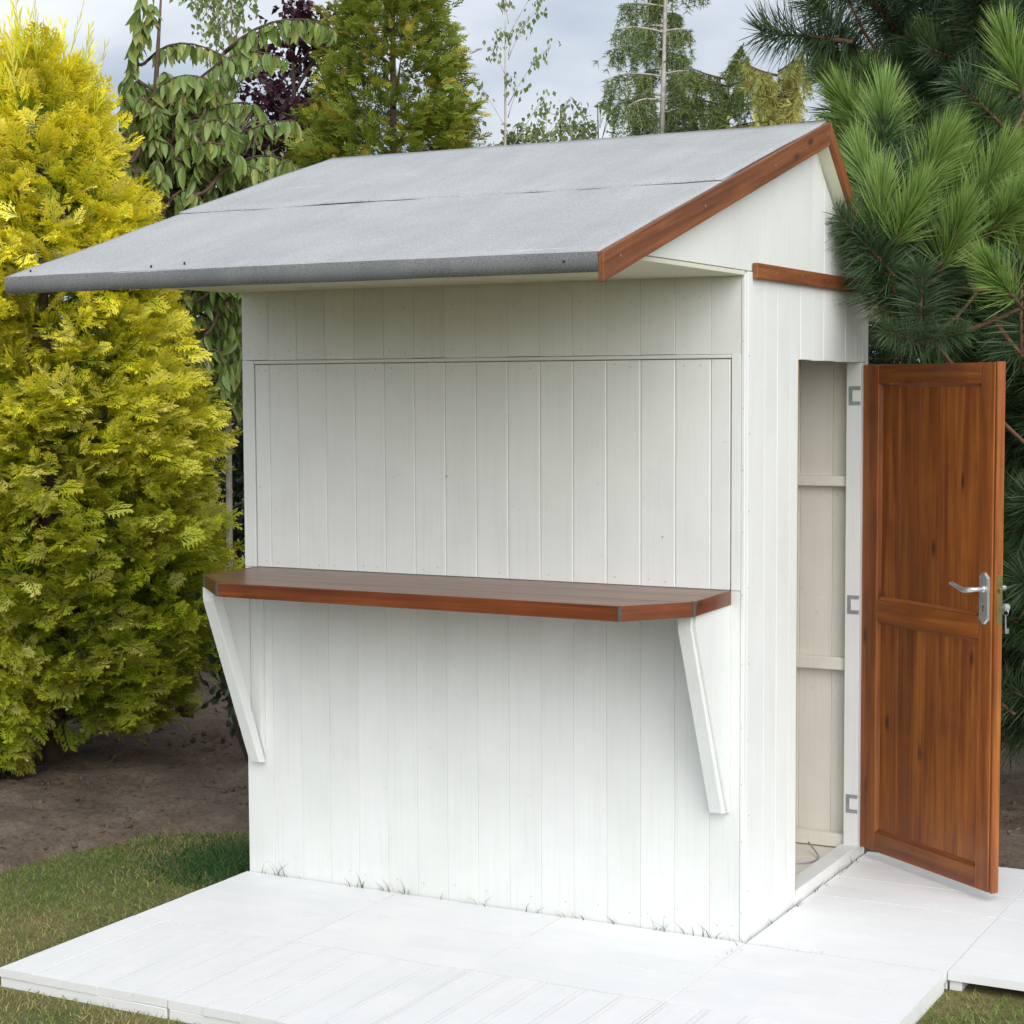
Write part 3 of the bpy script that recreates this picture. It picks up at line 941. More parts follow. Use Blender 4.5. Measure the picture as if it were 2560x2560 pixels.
# keys left in the lock on the far side
Mw = door.matrix_world.copy()
kp = lambda x, y, z: Mw @ Vector((x, y, z))
kk = empty('bunch_of_keys', kp(px, DTH + 0.01, 0.95), 'small steel keys hanging on a ring from the lock of the open brown door', 'keys')
o0 = Vector(kk.location)
rel = lambda p_: Vector(p_) - o0
MB().tube([rel(kp(px, DTH - 0.001, 0.953)), rel(kp(px, DTH + 0.040, 0.953))], 0.0028, 8).build('key_shank', M_STEEL, kk)
bow = MB()
bow.tube([rel(kp(px, DTH + 0.037, 0.953)), rel(kp(px, DTH + 0.041, 0.953)), rel(kp(px, DTH + 0.060, 0.953)), rel(kp(px, DTH + 0.064, 0.953))], [0.004, 0.013, 0.013, 0.004], 12)
bow.build('key_bow', M_STEEL, kk)
rg = MB()
rg.tube([rel(kp(px + 0.013 * math.cos(a), DTH + 0.052, 0.938 + 0.013 * math.sin(a))) for a in np.linspace(0, 2 * math.pi, 17)], 0.0011, 6, cap=False)
rg.build('ring', M_CHROME, kk)
k2 = MB().tube([rel(kp(px, DTH + 0.052, 0.930)), rel(kp(px, DTH + 0.054, 0.868))], 0.0026, 8)
a_, b_ = rel(kp(px - 0.002, DTH + 0.055, 0.868)), rel(kp(px + 0.002, DTH + 0.066, 0.884))
k2.box(min(a_.x, b_.x), max(a_.x, b_.x), min(a_.y, b_.y), max(a_.y, b_.y), a_.z, b_.z)
k2.build('hanging_key', M_STEEL, kk)

# cable on the kiosk floor
pts = [(-0.55, 0.70, 0.0215), (-0.35, 0.80, 0.023), (-0.20, 0.84, 0.023), (-0.10, 0.90, 0.024), (-0.09, 0.97, 0.026), (-0.13, 1.03, 0.04), (-0.16, 1.06, 0.055)]
pts = [Vector(p_) for p_ in pts]
fine_ = []
for i in range(len(pts) - 1):
    p0, p1, p2, p3 = pts[max(i - 1, 0)], pts[i], pts[i + 1], pts[min(i + 2, len(pts) - 1)]
    for t_ in (0, .2, .4, .6, .8):
        fine_.append(0.5 * (2 * p1 + (p2 - p0) * t_ + (2 * p0 - 5 * p1 + 4 * p2 - p3) * t_ ** 2 + (3 * p1 - p0 - 3 * p2 + p3) * t_ ** 3))
MB().tube(fine_, 0.003, 8).build('cable', M_STEEL, smooth=True, label='thin dark cable lying on the floor inside the open kiosk doorway', category='cable')

# ------------------------------------------------------------------ conifers with flat sprays
SPRAY = t_spray(7, True, 0.031, fork=0.62)
LEADER = t_spray(5, False, 0.030, 0.05, 0.5)
SPRAY_LO = t_spray(6, False, 0.055, fork=0.65)
def prof_r(prof, z):
    return np.interp(z, [p[0] for p in prof], [p[1] for p in prof])
def spray_crown(prof, n_bough, per, size, seed, up=0.35, spread=0.55, blen=0.30, tpl=SPRAY, inner=0.25, lump=0.16, droop=0.0, holes=0.0):
    r_ = np.random.default_rng(seed)
    zs = np.linspace(prof[0][0], prof[-1][0], 200)
    wgt = prof_r(prof, zs) + 0.05
    z = r_.choice(zs, n_bough, p=wgt / wgt.sum()) + r_.normal(0, 0.01, n_bough)
    th = r_.random(n_bough) * 2 * math.pi
    fz = (z - prof[0][0]) / (prof[-1][0] - prof[0][0])
    rad = prof_r(prof, z)
    lumps = vnoise(th * 1.2 + 10, z * 1.0 + 10, 2.6, seed) - 0.5
    keep = (lumps + 0.5) > holes
    z, th, fz, rad, lumps = (a[keep] for a in (z, th, fz, rad, lumps))
    n_bough = len(z)
    rr = rad * (1 + lump * 2 * lumps) * (1 - 0.22 * r_.random(n_bough) ** 2)
    tip = np.stack([rr * np.cos(th), rr * np.sin(th), z], 1)
    upv = up + 1.6 * np.clip(fz - 0.72, 0, 1) * 3 + r_.normal(0, 0.15, n_bough)
    d = unit(np.stack([np.cos(th), np.sin(th), upv], 1))
    P, Dn, Nn, S, G, B = [], [], [], [], [], []
    for k in range(per):
        s = (k + r_.random(n_bough)) / per
        side = unit(np.cross(d, np.array([0, 0, 1.0])) + 1e-6)
        ang = r_.normal(0, spread, n_bough)
        ang2 = r_.normal(0, spread * 0.8, n_bough)
        up2 = np.cross(side, d)
        dd = unit(d + side * np.tan(np.clip(ang, -1.2, 1.2))[:, None] * 0.8 + up2 * ang2[:, None] * 0.7 + np.array([0, 0, -droop]))
        off = side * (r_.normal(0, 0.055, n_bough) * (0.5 + s))[:, None] + up2 * r_.normal(0, 0.04, n_bough)[:, None]
        P.append(tip - d * (blen * s)[:, None] + off)
        Dn.append(dd)
        nn = unit(up2 * 1.0 + d * 0.4 + r_.normal(0, 0.55, (n_bough, 3)))
        Nn.append(nn)
        S.append(size * (0.65 + 0.6 * r_.random(n_bough)))
        G.append(r_.random(n_bough))
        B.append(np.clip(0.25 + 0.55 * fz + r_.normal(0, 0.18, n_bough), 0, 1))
    m = int(n_bough * per * inner)
    zi = r_.choice(zs, m, p=wgt / wgt.sum())
    ti = r_.random(m) * 2 * math.pi
    ri = prof_r(prof, zi) * (0.40 + 0.40 * r_.random(m))
    P.append(np.stack([ri * np.cos(ti), ri * np.sin(ti), zi], 1))
    Dn.append(unit(np.stack([np.cos(ti), np.sin(ti), r_.normal(0.3, 0.6, m)], 1)))
    Nn.append(unit(r_.normal(size=(m, 3))))
    S.append(size * (1.0 + 0.6 * r_.random(m)))
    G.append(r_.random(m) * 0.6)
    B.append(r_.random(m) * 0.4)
    P, Dn, Nn, S, G, B = (np.concatenate(a) for a in (P, Dn, Nn, S, G, B))
    V, F, T = scatter(tpl[0], tpl[1], tpl[2], frames(Dn, Nn), S, P, G, B)
    # foliage is greener low down and inside, golden where it has grown out into the sun
    return V, F, T, tip, d
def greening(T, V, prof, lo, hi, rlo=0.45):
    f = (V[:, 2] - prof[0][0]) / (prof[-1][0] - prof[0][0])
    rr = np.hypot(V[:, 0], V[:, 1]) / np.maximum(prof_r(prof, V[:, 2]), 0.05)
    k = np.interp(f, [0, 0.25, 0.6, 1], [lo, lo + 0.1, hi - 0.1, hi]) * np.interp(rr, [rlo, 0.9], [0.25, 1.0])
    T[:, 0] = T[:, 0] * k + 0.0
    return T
def conifer_wood(root, prof, h, r0, seed, material, nb=26):
    r_ = random.Random(seed)
    MB().tube([(0, 0, -0.02), (0.01, 0.0, h * 0.3), (-0.01, 0.01, h * 0.65), (0, 0, h * 0.97)], [r0, r0 * 0.75, r0 * 0.4, 0.006], 8).build('trunk', material, root, smooth=True)
    br = MB()
    for i in range(nb):
        z = prof[0][0] + (h * 0.9 - prof[0][0]) * (i + 0.5) / nb
        a = i * 2.4 + r_.random()
        rr = float(prof_r(prof, z)) * 0.75
        br.tube([(0, 0, z - 0.1), (rr * 0.5 * math.cos(a), rr * 0.5 * math.sin(a), z - 0.02), (rr * math.cos(a), rr * math.sin(a), z + 0.1)], [r0 * 0.3, r0 * 0.2, 0.004], 5)
    br.build('branches', material, root, smooth=True, kind='stuff')

GP = [(0.22, 0.44), (0.34, 0.64), (0.60, 0.80), (0.91, 0.84), (1.15, 0.84), (1.51, 0.79), (1.87, 0.70), (2.1, 0.64), (2.46, 0.51), (2.7, 0.43), (2.94, 0.30), (3.10, 0.19), (3.2, 0.09)]
gold = empty('golden_conifer', (-3.87, 1.29, GZ + 0.02), 'broad golden yellow conifer with feathery sprays beside the kiosk counter', 'conifer')
V, F, T, tip, dd = spray_crown(GP, 640, 17, 0.125, 5, up=0.30, spread=0.62, blen=0.24, inner=0.28, lump=0.22)
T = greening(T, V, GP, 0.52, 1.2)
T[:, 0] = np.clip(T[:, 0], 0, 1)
# slender leading shoots at the top
r_ = np.random.default_rng(3)
n = 70
Pt = np.stack([r_.normal(0, 0.13, n), r_.normal(0, 0.13, n), 2.85 + r_.random(n) * 0.30], 1)
Dt = unit(np.stack([Pt[:, 0] * 1.2, Pt[:, 1] * 1.2, np.full(n, 1.0)], 1) + r_.normal(0, 0.12, (n, 3)))
v2, f2, t2 = scatter(LEADER[0] * [0.40, 1, 0.6], LEADER[1], LEADER[2], frames(Dt, rand_dirs(n)), 0.20 + 0.20 * r_.random(n), Pt, r_.random(n), np.full(n, 0.8))
F = np.concatenate([F, f2 + len(V)])
V = np.concatenate([V, v2])
T = np.concatenate([T, t2])
gme = mesh_np('crown', V, F, M_GOLD, T)
link('crown', gme, gold, kind='stuff')
conifer_wood(gold, GP, 3.1, 0.06, 1, M_BARK)
# the low skirt that reaches the soil on the lawn side
SK = [(0.02, 0.10), (0.12, 0.30), (0.40, 0.42), (0.75, 0.38), (1.0, 0.2)]
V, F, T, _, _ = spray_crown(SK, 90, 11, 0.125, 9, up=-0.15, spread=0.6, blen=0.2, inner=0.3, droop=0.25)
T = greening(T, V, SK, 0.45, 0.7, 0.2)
sk = link('low_skirt', mesh_np('low_skirt', V, F, M_GOLD, T), gold, kind='stuff')
sk.location = (-0.02, -0.55, 0.0)
sk.scale = (0.85, 0.85, 0.9)
gold2 = empty('golden_conifer', (-4.50, 0.98, GZ + 0.02), 'golden conifer growing behind and into the broad golden one, outer of the pair', 'conifer', rz=2.1)
link('crown', gme, gold2, kind='stuff')
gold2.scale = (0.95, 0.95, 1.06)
conifer_wood(gold2, GP, 3.1, 0.06, 2, M_BARK)

TP = [(0.1, 0.80), (1.5, 0.78), (2.4, 0.70), (3.0, 0.60), (3.4, 0.52), (3.7, 0.45), (4.0, 0.36), (4.5, 0.2), (5.0, 0.04)]
thuja = empty('thuja_tree', (-3.87, 4.33, GZ), 'tall green and bronze thuja rising behind the middle of the roof', 'conifer')
V, F, T, _, _ = spray_crown(TP, 1050, 18, 0.092, 21, up=0.55, spread=0.7, blen=0.26, tpl=SPRAY_LO, inner=0.28, lump=0.18, droop=0.10, holes=0.16)
link('crown', mesh_np('crown', V, F, M_THUJA, T), thuja, kind='stuff')
conifer_wood(thuja, TP, 4.9, 0.055, 4, M_BARK, 40)

# row of conifers added out of view behind the camera to shade the low sky
HP = [(0.05, 1.3), (1.5, 1.55), (3.0, 1.35), (4.0, 0.95), (4.8, 0.4), (5.2, 0.06)]
V, F, T, _, _ = spray_crown(HP, 420, 9, 0.34, 61, up=0.45, spread=0.6, blen=0.4, tpl=SPRAY_LO, inner=0.35)
hme = mesh_np('crown', V, F, M_THUJA, T)
for i in range(7):
    h_ = empty('added_shade_conifer', (-7.5 + 2.3 * i, -9.6 + 0.25 * (i % 2), GZ), 'green conifer added out of view across the lawn to shade the kiosk front', 'conifer', 'conifers added out of view to block the low sky', rz=1.3 * i)
    h_.scale = (1, 1, 0.48)
    link('crown', hme, h_, kind='stuff')
    MB().tube([(0, 0, -0.03), (0, 0, 2.4), (0, 0, 4.9)], [0.09, 0.06, 0.01], 8).build('trunk', M_BARK, h_, smooth=True)

# ------------------------------------------------------------------ broadleaf trees
def bez(a, b_, c_, n):
    return [a * (1 - t_) ** 2 + b_ * 2 * t_ * (1 - t_) + c_ * t_ ** 2 for t_ in (i / (n - 1) for i in range(n))]
def leafy(name, base, clumps, n_leaf, size, tpl, material, bark, r0, label, category, group=None, seed=0, hang=0.5, limb_n=None, twigs=3, trunk_top=None, lean=(0, 0)):
    """clumps: (x, y, z, radius) relative to the base"""
    r_ = np.random.default_rng(seed)
    pr = random.Random(seed)
    root = empty(name, base, label, category, group)
    zt = trunk_top or max(c_[2] for c_ in clumps)
    tp = [Vector((lean[0] * f, lean[1] * f, zt * f)) + Vector((pr.uniform(-1, 1), pr.uniform(-1, 1), 0)) * 0.02 * (f > 0) for f in (0, .2, .4, .6, .8, 1)]
    tp[0].z = -0.03
    MB().tube(tp, [r0, r0 * .85, r0 * .7, r0 * .52, r0 * .33, r0 * .12], 8).build('trunk', bark, root, smooth=True)
    br = MB()
    P, Dn, Nn = [], [], []
    tot = sum(c_[3] ** 2 for c_ in clumps)
    for (x, y, z, rad) in clumps:
        c_ = Vector((x, y, z))
        f = max(0.05, min(0.95, (z - 0.8 * math.hypot(x - lean[0], y - lean[1]) - 0.15) / zt))
        s = Vector((lean[0] * f, lean[1] * f, zt * f))
        mid = s.lerp(c_, 0.5) + Vector((0, 0, 0.12 * (c_ - s).length))
        pts = bez(s, mid, c_, 6)
        rr = max(0.003, r0 * 0.3 * (1 - f * 0.6))
        br.tube(pts, [rr, rr * .8, rr * .65, rr * .5, rr * .35, rr * .2], 5)
        ends = []
        for _ in range(twigs):
            e_ = c_ + Vector(r_.normal(0, 0.55, 3)) * rad
            q = bez(pts[3], pts[4].lerp(e_, .5) + Vector((0, 0, rad * .2)), e_, 5)
            br.tube(q, [rr * .4, rr * .35, rr * .3, rr * .22, rr * .12], 4)
            ends.append(q)
        m = max(6, int(n_leaf * rad ** 2 / tot))
        for _ in range(m):
            q = pr.choice(ends)
            t_ = pr.random() ** 0.6 * 3.999
            p_ = q[int(t_)].lerp(q[int(t_) + 1], t_ % 1) + Vector(r_.normal(0, 0.24, 3)) * rad
            P.append(p_)
    P = np.array([tuple(p_) for p_ in P])
    n = len(P)
    Dn = unit(rand_dirs(n) * (1 - hang) + np.array([0, 0, -1.0]) * hang)
    Nn = unit(rand_dirs(n) + np.array([0, 0, 0.6]))
    V, F, T = scatter(tpl[0], tpl[1], tpl[2], frames(Dn, Nn), size * (0.6 + 0.7 * r_.random(n)), P, r_.random(n), np.clip(r_.normal(.5, .2, n), 0, 1))
    br.build('branches', bark, root, smooth=True, kind='stuff')
    link('crown', mesh_np('crown', V, F, material, T), root, kind='stuff')
    return root
def clump_cloud(n, c, r3, rad, seed, fn=None):
    r_ = np.random.default_rng(seed)
    o = []
    while len(o) < n:
        p_ = r_.uniform(-1, 1, 3)
        if np.linalg.norm(p_) > 1:
            continue
        q = np.array(c) + p_ * np.array(r3)
        o.append((q[0], q[1], q[2], rad * r_.uniform(0.7, 1.3)))
    return o
LEAF = t_leaf(0.20, 0.30, 4)
DIA = t_diamond(0.34)
DIAW = t_diamond(0.42, 0.14)
# purple plum
b0 = Vector((-4.72, 4.50, GZ))
cl = clump_cloud(34, (-0.05, 0.0, 3.45), (0.42, 0.40, 0.55), 0.17, 51) + clump_cloud(12, (0.16, 0.05, 3.95), (0.22, 0.2, 0.40), 0.13, 52)
leafy('purple_plum_tree', b0, cl, 3800, 0.052, DIAW, M_PLUM, M_STEM, 0.05, 'dark purple leaved plum tree between the cherry and the thuja', 'tree', seed=5, hang=0.3)
# birches
cl = clump_cloud(20, (0.02, 0.05, 3.85), (0.22, 0.2, 0.36), 0.11, 61) + clump_cloud(8, (0.02, 0.05, 3.0), (0.25, 0.2, 0.4), 0.12, 62)
leafy('birch_tree', (-4.235, 3.13, GZ), cl, 1100, 0.040, DIA, M_BIRCH, M_PALEBARK, 0.023, 'slim pale trunked birch behind the cherry, its top clear of the cherry leaves', 'tree', seed=6, hang=0.6, trunk_top=3.9, lean=(0.02, 0.08))
cl = [(x_, y_, z_, 0.10) for x_, y_, z_ in [(0.02, 0, 4.35), (0.10, 0, 4.15), (-0.10, 0.02, 4.05), (0.22, 0, 4.22), (0.3, 0.05, 3.98), (-0.2, 0, 3.8), (0.12, 0.02, 3.75), (0.36, 0, 3.68), (0.48, 0.05, 3.55), (-0.22, 0, 3.45), (0.2, 0, 3.4), (0.42, 0.05, 3.25), (-0.1, 0, 3.2), (0.06, 0, 3.1), (0.3, 0, 3.05), (-0.25, 0.05, 3.05), (0.12, 0, 2.9), (-0.15, 0, 2.85), (0.28, 0.05, 4.42), (0.12, 0, 4.6), (0.5, 0, 3.1)]]
leafy('young_birch', (-4.02, 5.96, GZ), cl, 620, 0.040, DIA, M_BIRCH, M_PALEBARK, 0.022, 'young airy birch with sparse small leaves standing right of the thuja', 'tree', seed=7, hang=0.65, trunk_top=4.5, lean=(0.05, 0.02), twigs=3)
# bushes whose tops show over the ridge
for i, (u, v, dist, rr, h, lab) in enumerate([(1400, 330, 14.5, 0.30, 0.32, 'low green bush top showing over the ridge next to the young birch'),
                                          (1500, 320, 15.5, 0.34, 0.34, 'rounded grey green bush top over the ridge beside the larch'),
                                          (1290, 360, 13.6, 0.22, 0.20, 'small bush top over the ridge at the foot of the young birch'),
                                          (2010, 330, 12.2, 0.25, 0.12, 'low yellowish bush top showing at the peak of the roof')]):
    p_ = at(u, v, dist)
    top = p_.z - GZ
    cl = clump_cloud(26, (0, 0, top - h * 0.3), (rr * 1.5, rr, h), 0.13, 70 + i) + clump_cloud(20, (0, 0, top - h * 2.2), (rr * 1.6, rr * 1.2, h * 1.6), 0.2, 80 + i)
    leafy('leafy_bush', (p_.x, p_.y, GZ), cl, 1500, 0.055, DIA, M_BUSH if i < 3 else M_YCON, M_STEM, 0.03, lab, 'bush', seed=20 + i, hang=0.4)
# dark shrubs that close the gap beside the kiosk
cl = clump_cloud(60, (0.05, 0, 1.55), (0.75, 0.45, 1.35), 0.23, 91)
leafy('dark_shrub', (-4.05, 3.75, GZ), cl, 7000, 0.085, LEAF, M_DARKLEAF, M_STEM, 0.05, 'dense dark green shrub behind the golden conifer and the kiosk', 'shrub', seed=31, hang=0.4)
cl = clump_cloud(60, (0.0, 0, 1.5), (1.2, 0.5, 1.3), 0.26, 92)
leafy('dark_shrub', (-5.6, 4.3, GZ), cl, 6000, 0.09, LEAF, M_DARKLEAF, M_STEM, 0.05, 'wide dark shrub far behind the pair of golden conifers', 'shrub', seed=32, hang=0.4)
for k, (x, y, lab) in enumerate(((1.9, 6.3, 'dark shrub standing directly behind the pine trunk'), (4.2, 5.4, 'dark shrub beyond the pine at the far end of the deck'))):
    leafy('dark_shrub', (x, y, GZ), clump_cloud(50, (0, 0, 1.5), (1.3, 0.6, 1.35), 0.26, 95 + k), 4500, 0.10, LEAF, M_DARKLEAF, M_STEM, 0.05, lab, 'shrub', seed=35 + k, hang=0.4)
# bare stemmed bush at the rear corner of the kiosk
p_ = Vector((-2.95, 1.62, GZ + 0.02))
root = empty('stemmy_bush', p_, 'bare stemmed dark bush at the edge of the soil behind the kiosk corner', 'bush')
st = MB()
pr = random.Random(8)
tips = []
for i in range(17):
    a = pr.uniform(0, 6.28)
    r1 = pr.uniform(0.10, 0.34)
    h = pr.uniform(0.4, 0.85)
    e_ = Vector((r1 * math.cos(a), r1 * math.sin(a), h))
    q = bez(Vector((0.03 * math.cos(a), 0.03 * math.sin(a), -0.02)), Vector((e_.x * 0.9, e_.y * 0.9, h * 0.35)), e_, 7)
    st.tube(q, [0.008, 0.0075, 0.007, 0.006, 0.005, 0.004, 0.002], 5)
    tips += q[3:]
st.build('stems', M_STEM, root, smooth=True, kind='stuff')
n = 420
P = np.array([tuple(pr.choice(tips) + Vector((pr.gauss(0, .05), pr.gauss(0, .05), pr.gauss(0.03, .06)))) for _ in range(n)])
V, F, T = scatter(*LEAF, frames(unit(rand_dirs(n) + [0, 0, -0.4]), rand_dirs(n)), 0.05 + 0.03 * rng.random(n), P)
link('leaves', mesh_np('leaves', V, F, M_DARKLEAF, T), root, kind='stuff')

# ------------------------------------------------------------------ cherry with hanging leaves
cherry = empty('cherry_tree', (-3.95, 2.35, GZ), 'green cherry tree with long drooping leaves on arching branches behind the golden conifer', 'tree')
co = Vector(cherry.location)
MB().tube([(0, 0, -0.03), (0.02, 0.02, 0.8), (-0.02, 0.03, 1.6), (0.0, 0.0, 2.3), (-0.12, -0.02, 2.9), (-0.10, 0.0, 3.35), (-0.06, 0.0, 3.75)], [0.05, 0.045, 0.04, 0.032, 0.02, 0.012, 0.004], 8).build('trunk', M_BARK, cherry, smooth=True)
hand = [  # arching branches: start, top of the arch, end
    ((300, 330), (318, 130), (365, -40)), ((330, 190), (350, 60), (385, 10)), ((370, 150), (450, 60), (600, 165)), ((420, 300), (560, 70), (720, 150)),
    ((560, 130), (700, 0), (838, 75)), ((560, 135), (640, 60), (760, 60)), ((330, 470), (250, 280), (222, 165)), ((300, 420), (230, 300), (250, 240)),
    ((430, 450), (600, 300), (740, 300)), ((470, 500), (640, 330), (748, 420)), ((400, 400), (520, 230), (640, 260)), ((380, 330), (470, 180), (580, 250)),
    ((520, 520), (640, 400), (700, 440)), ((340, 300), (420, 150), (520, 200)), ((330, 400), (400, 230), (470, 260)), ((560, 500), (660, 420), (730, 400))]
brs = []
pr = random.Random(21)
for k, (a, b_, c_) in enumerate(hand):
    d0 = 9.25 + pr.uniform(-0.25, 0.25)
    brs.append((at(a[0], a[1], d0 + 0.1) - co, at(b_[0], b_[1], d0) - co, at(c_[0], c_[1], d0 - 0.15) - co, 42))
for k in range(120):
    u0, v0 = pr.uniform(330, 560), pr.uniform(250, 620)
    u1 = u0 + pr.uniform(-110, 170)
    v1 = v0 + pr.uniform(-60, 90)
    u1 = min(max(u1, 285), 720 if v1 > 360 else 590)
    d0 = 9.35 + pr.uniform(-0.45, 0.45)
    brs.append((at(u0, v0, d0) - co, at((u0 + u1) / 2, min(v0, v1) - 70, d0) - co, at(u1, v1, d0 - 0.1) - co, 30))
for k in range(26):
    u0, v0 = pr.uniform(420, 600), pr.uniform(620, 1000)
    d0 = 9.5 + pr.uniform(-0.4, 0.4)
    brs.append((at(u0, v0, d0) - co, at(u0 + 40, v0 - 80, d0) - co, at(u0 + pr.uniform(-40, 120), v0 + 20, d0) - co, 22))
bm_ = MB()
CK = [Vector((0, 0.02, z_)) for z_ in np.arange(0.5, 3.3, 0.15)]
LP, LD, LN, LS = [], [], [], []
for a, b_, c_, n in brs:
    q = bez(a, b_, c_, 8)
    bm_.tube(q, [0.0085, 0.008, 0.0072, 0.0062, 0.005, 0.004, 0.003, 0.0015], 5)
    t0 = min(CK, key=lambda c_: (c_ - a).length + 1.0 * max(0, c_.z - a.z))
    bm_.tube(bez(t0, t0.lerp(a, .5) + Vector((0, 0, -.04)), a, 5), [0.010, 0.0095, 0.009, 0.009, 0.0085], 5)
    CK += q[1:6:2]
    for i in range(n):
        t_ = (0.10 + 0.90 * (i + pr.random()) / n) * 6.999
        k = min(int(t_), 6)
        p_ = q[k].lerp(q[k + 1], t_ - k)
        tg = (q[k + 1] - q[k]).normalized()
        sd = tg.cross(Vector((0, 0, 1)))
        d = Vector((0, 0, -0.95)) + sd * pr.uniform(-0.65, 0.65) + tg * pr.uniform(0.1, 0.7) + Vector((pr.gauss(0, .15), pr.gauss(0, .15), pr.gauss(0, .2)))
        LP.append(p_)
        LD.append(d.normalized())
        LN.append((sd * pr.uniform(-1, 1) + tg * 0.4 + Vector((pr.gauss(0, .5), pr.gauss(0, .5), 0.7))).normalized())
        LS.append(pr.uniform(0.068, 0.118))
bm_.build('branches', M_BARK, cherry, smooth=True, kind='stuff')
for k in range(2600):          # leaves deeper in the crown
    v_ = pr.uniform(200, 1020)
    u_ = pr.uniform(300, 640) if v_ > 430 else pr.uniform(310, 560)
    LP.append(at(u_, v_, pr.uniform(9.35, 10.2)) - co)
    LD.append(Vector((pr.gauss(0, .45), pr.gauss(0, .45), -0.8)).normalized())
    LN.append(Vector((pr.gauss(0, .6), pr.gauss(0, .6), 0.7)).normalized())
    LS.append(pr.uniform(0.07, 0.115))
LP, LD, LN, LS = np.array([tuple(p_) for p_ in LP]), np.array([tuple(p_) for p_ in LD]), np.array([tuple(p_) for p_ in LN]), np.array(LS)
CHL = t_leaf(0.175, 0.32, 5, 0.09)
nh = 16 * 42
order = np.arange(len(LP))
single = order[:nh][np.argsort(-LS[:nh])][:260]
rest = np.setdiff1d(order, single)
V, F, T = scatter(*CHL, frames(LD[rest], LN[rest]), LS[rest], LP[rest], None, np.clip(rng.normal(.5, .2, len(rest)), 0, 1))
link('foliage', mesh_np('foliage', V, F, M_CHERRY, T, True), cherry, kind='stuff')
lm = []
for k in range(10):
    T_ = np.stack([CHL[2], np.full(len(CHL[2]), rng.random()), np.full(len(CHL[2]), np.clip(rng.normal(.55, .2), 0, 1))], 1)
    lm.append(mesh_np('leaf', CHL[0], CHL[1], M_CHERRY, T_, True))
Fr = frames(LD, LN)
for i in single:
    o = link('leaf', lm[i % 10], cherry)
    m4 = Matrix(Fr[i].tolist()).to_4x4()
    m4 = Matrix.Translation(Vector(LP[i])) @ m4 @ Matrix.Scale(float(LS[i]), 4)
    o.matrix_local = m4

# ------------------------------------------------------------------ larch with pendulous twigs
def larch(base, label, h, material, bark, zmin, lmax, seed, nb, tsz, name='larch_tree', lean=0.03, category='tree', dens=1.0, taper=0.8):
    root = empty(name, base, label, category)
    pr = random.Random(seed)
    MB().tube([(0, 0, -0.03), (0.0, 0.02, h * .3), (lean, 0, h * .6), (lean * 2, 0, h * .8), (lean * 2.2, 0, h)], [0.04, 0.033, 0.024, 0.014, 0.003], 8).build('trunk', bark, root, smooth=True)
    br = MB()
    P, Dn = [], []
    for i in range(nb):
        z = zmin + (h - zmin) * (i + pr.random()) / nb
        f = (z - zmin) / (h - zmin)
        l = lmax * (1 - f * taper) * pr.uniform(0.45, 1.2)
        a = i * 2.4 + pr.uniform(-.5, .5)
        d = Vector((math.cos(a), math.sin(a), 0))
        if name == 'larch_tree' and z > 2.3 and d.dot(Vector((0.47, -0.88, 0))) > 0.8:
            continue
        s = Vector((lean * 2 * z / h, 0, z))
        e_ = s + d * l + Vector((0, 0, -l * pr.uniform(0.35, 0.8) * (1 - f) + l * 0.5 * f * f))
        q = bez(s, s + d * l * 0.6 + Vector((0, 0, l * .15)), e_, 8)
        br.tube(q, [.009, .0085, .008, .007, .0055, .004, .003, .0015], 4)
        for j in range(int(11 * dens)):
            t_ = (0.15 + 0.85 * (j + pr.random()) / (11 * dens)) * 6.99
            k = int(t_)
            p_ = q[k].lerp(q[k + 1], t_ - k)
            hl = pr.uniform(0.10, 0.34) * (0.6 + 0.6 * (1 - f))
            w = Vector((pr.gauss(0, .05), pr.gauss(0, .05), -hl))
            br.tube([p_, p_ + w * .5, p_ + w], [.0022, .0018, .001], 3)
            for m_ in range(int(hl / 0.022)):
                g_ = (m_ + pr.random()) / (hl / 0.022)
                P.append(p_ + w * g_)
                Dn.append((pr.gauss(0, .5), pr.gauss(0, .5), -0.7))
    br.build('branches', bark, root, smooth=True, kind='stuff')
    P = np.array([tuple(p_) for p_ in P])
    Dn = unit(np.array(Dn))
    n = len(P)
    tf = t_tuft(9, 0.055, 0.75, seed)
    V, F, T = scatter(*tf, frames(Dn, rand_dirs(n)), tsz * (0.7 + 0.6 * rng.random(n)), P, rng.random(n), np.clip(rng.normal(.5, .2, n), 0, 1))
    link('crown', mesh_np('crown', V, F, material, T), root, kind='stuff')
    return root
larch((-3.70, 7.86, GZ), 'weeping larch with pale grey trunk standing behind the roof ridge', 5.7, M_LARCH, M_GREYBARK, 1.9, 0.68, 41, 96, 0.050, dens=2.4, taper=0.72)
larch((-2.60, 7.30, GZ), 'small yellow green weeping conifer between the larch and the pine', 3.95, M_YCON, M_BARK, 2.4, 0.62, 43, 40, 0.060, name='yellow_green_conifer', category='conifer', dens=2.0, taper=0.5)
larch((-3.15, 7.75, GZ), 'mid green weeping conifer leaning against the larch', 4.1, M_LARCH, M_BARK, 2.2, 0.70, 44, 46, 0.052, name='weeping_conifer', category='conifer', dens=2.2, taper=0.55)

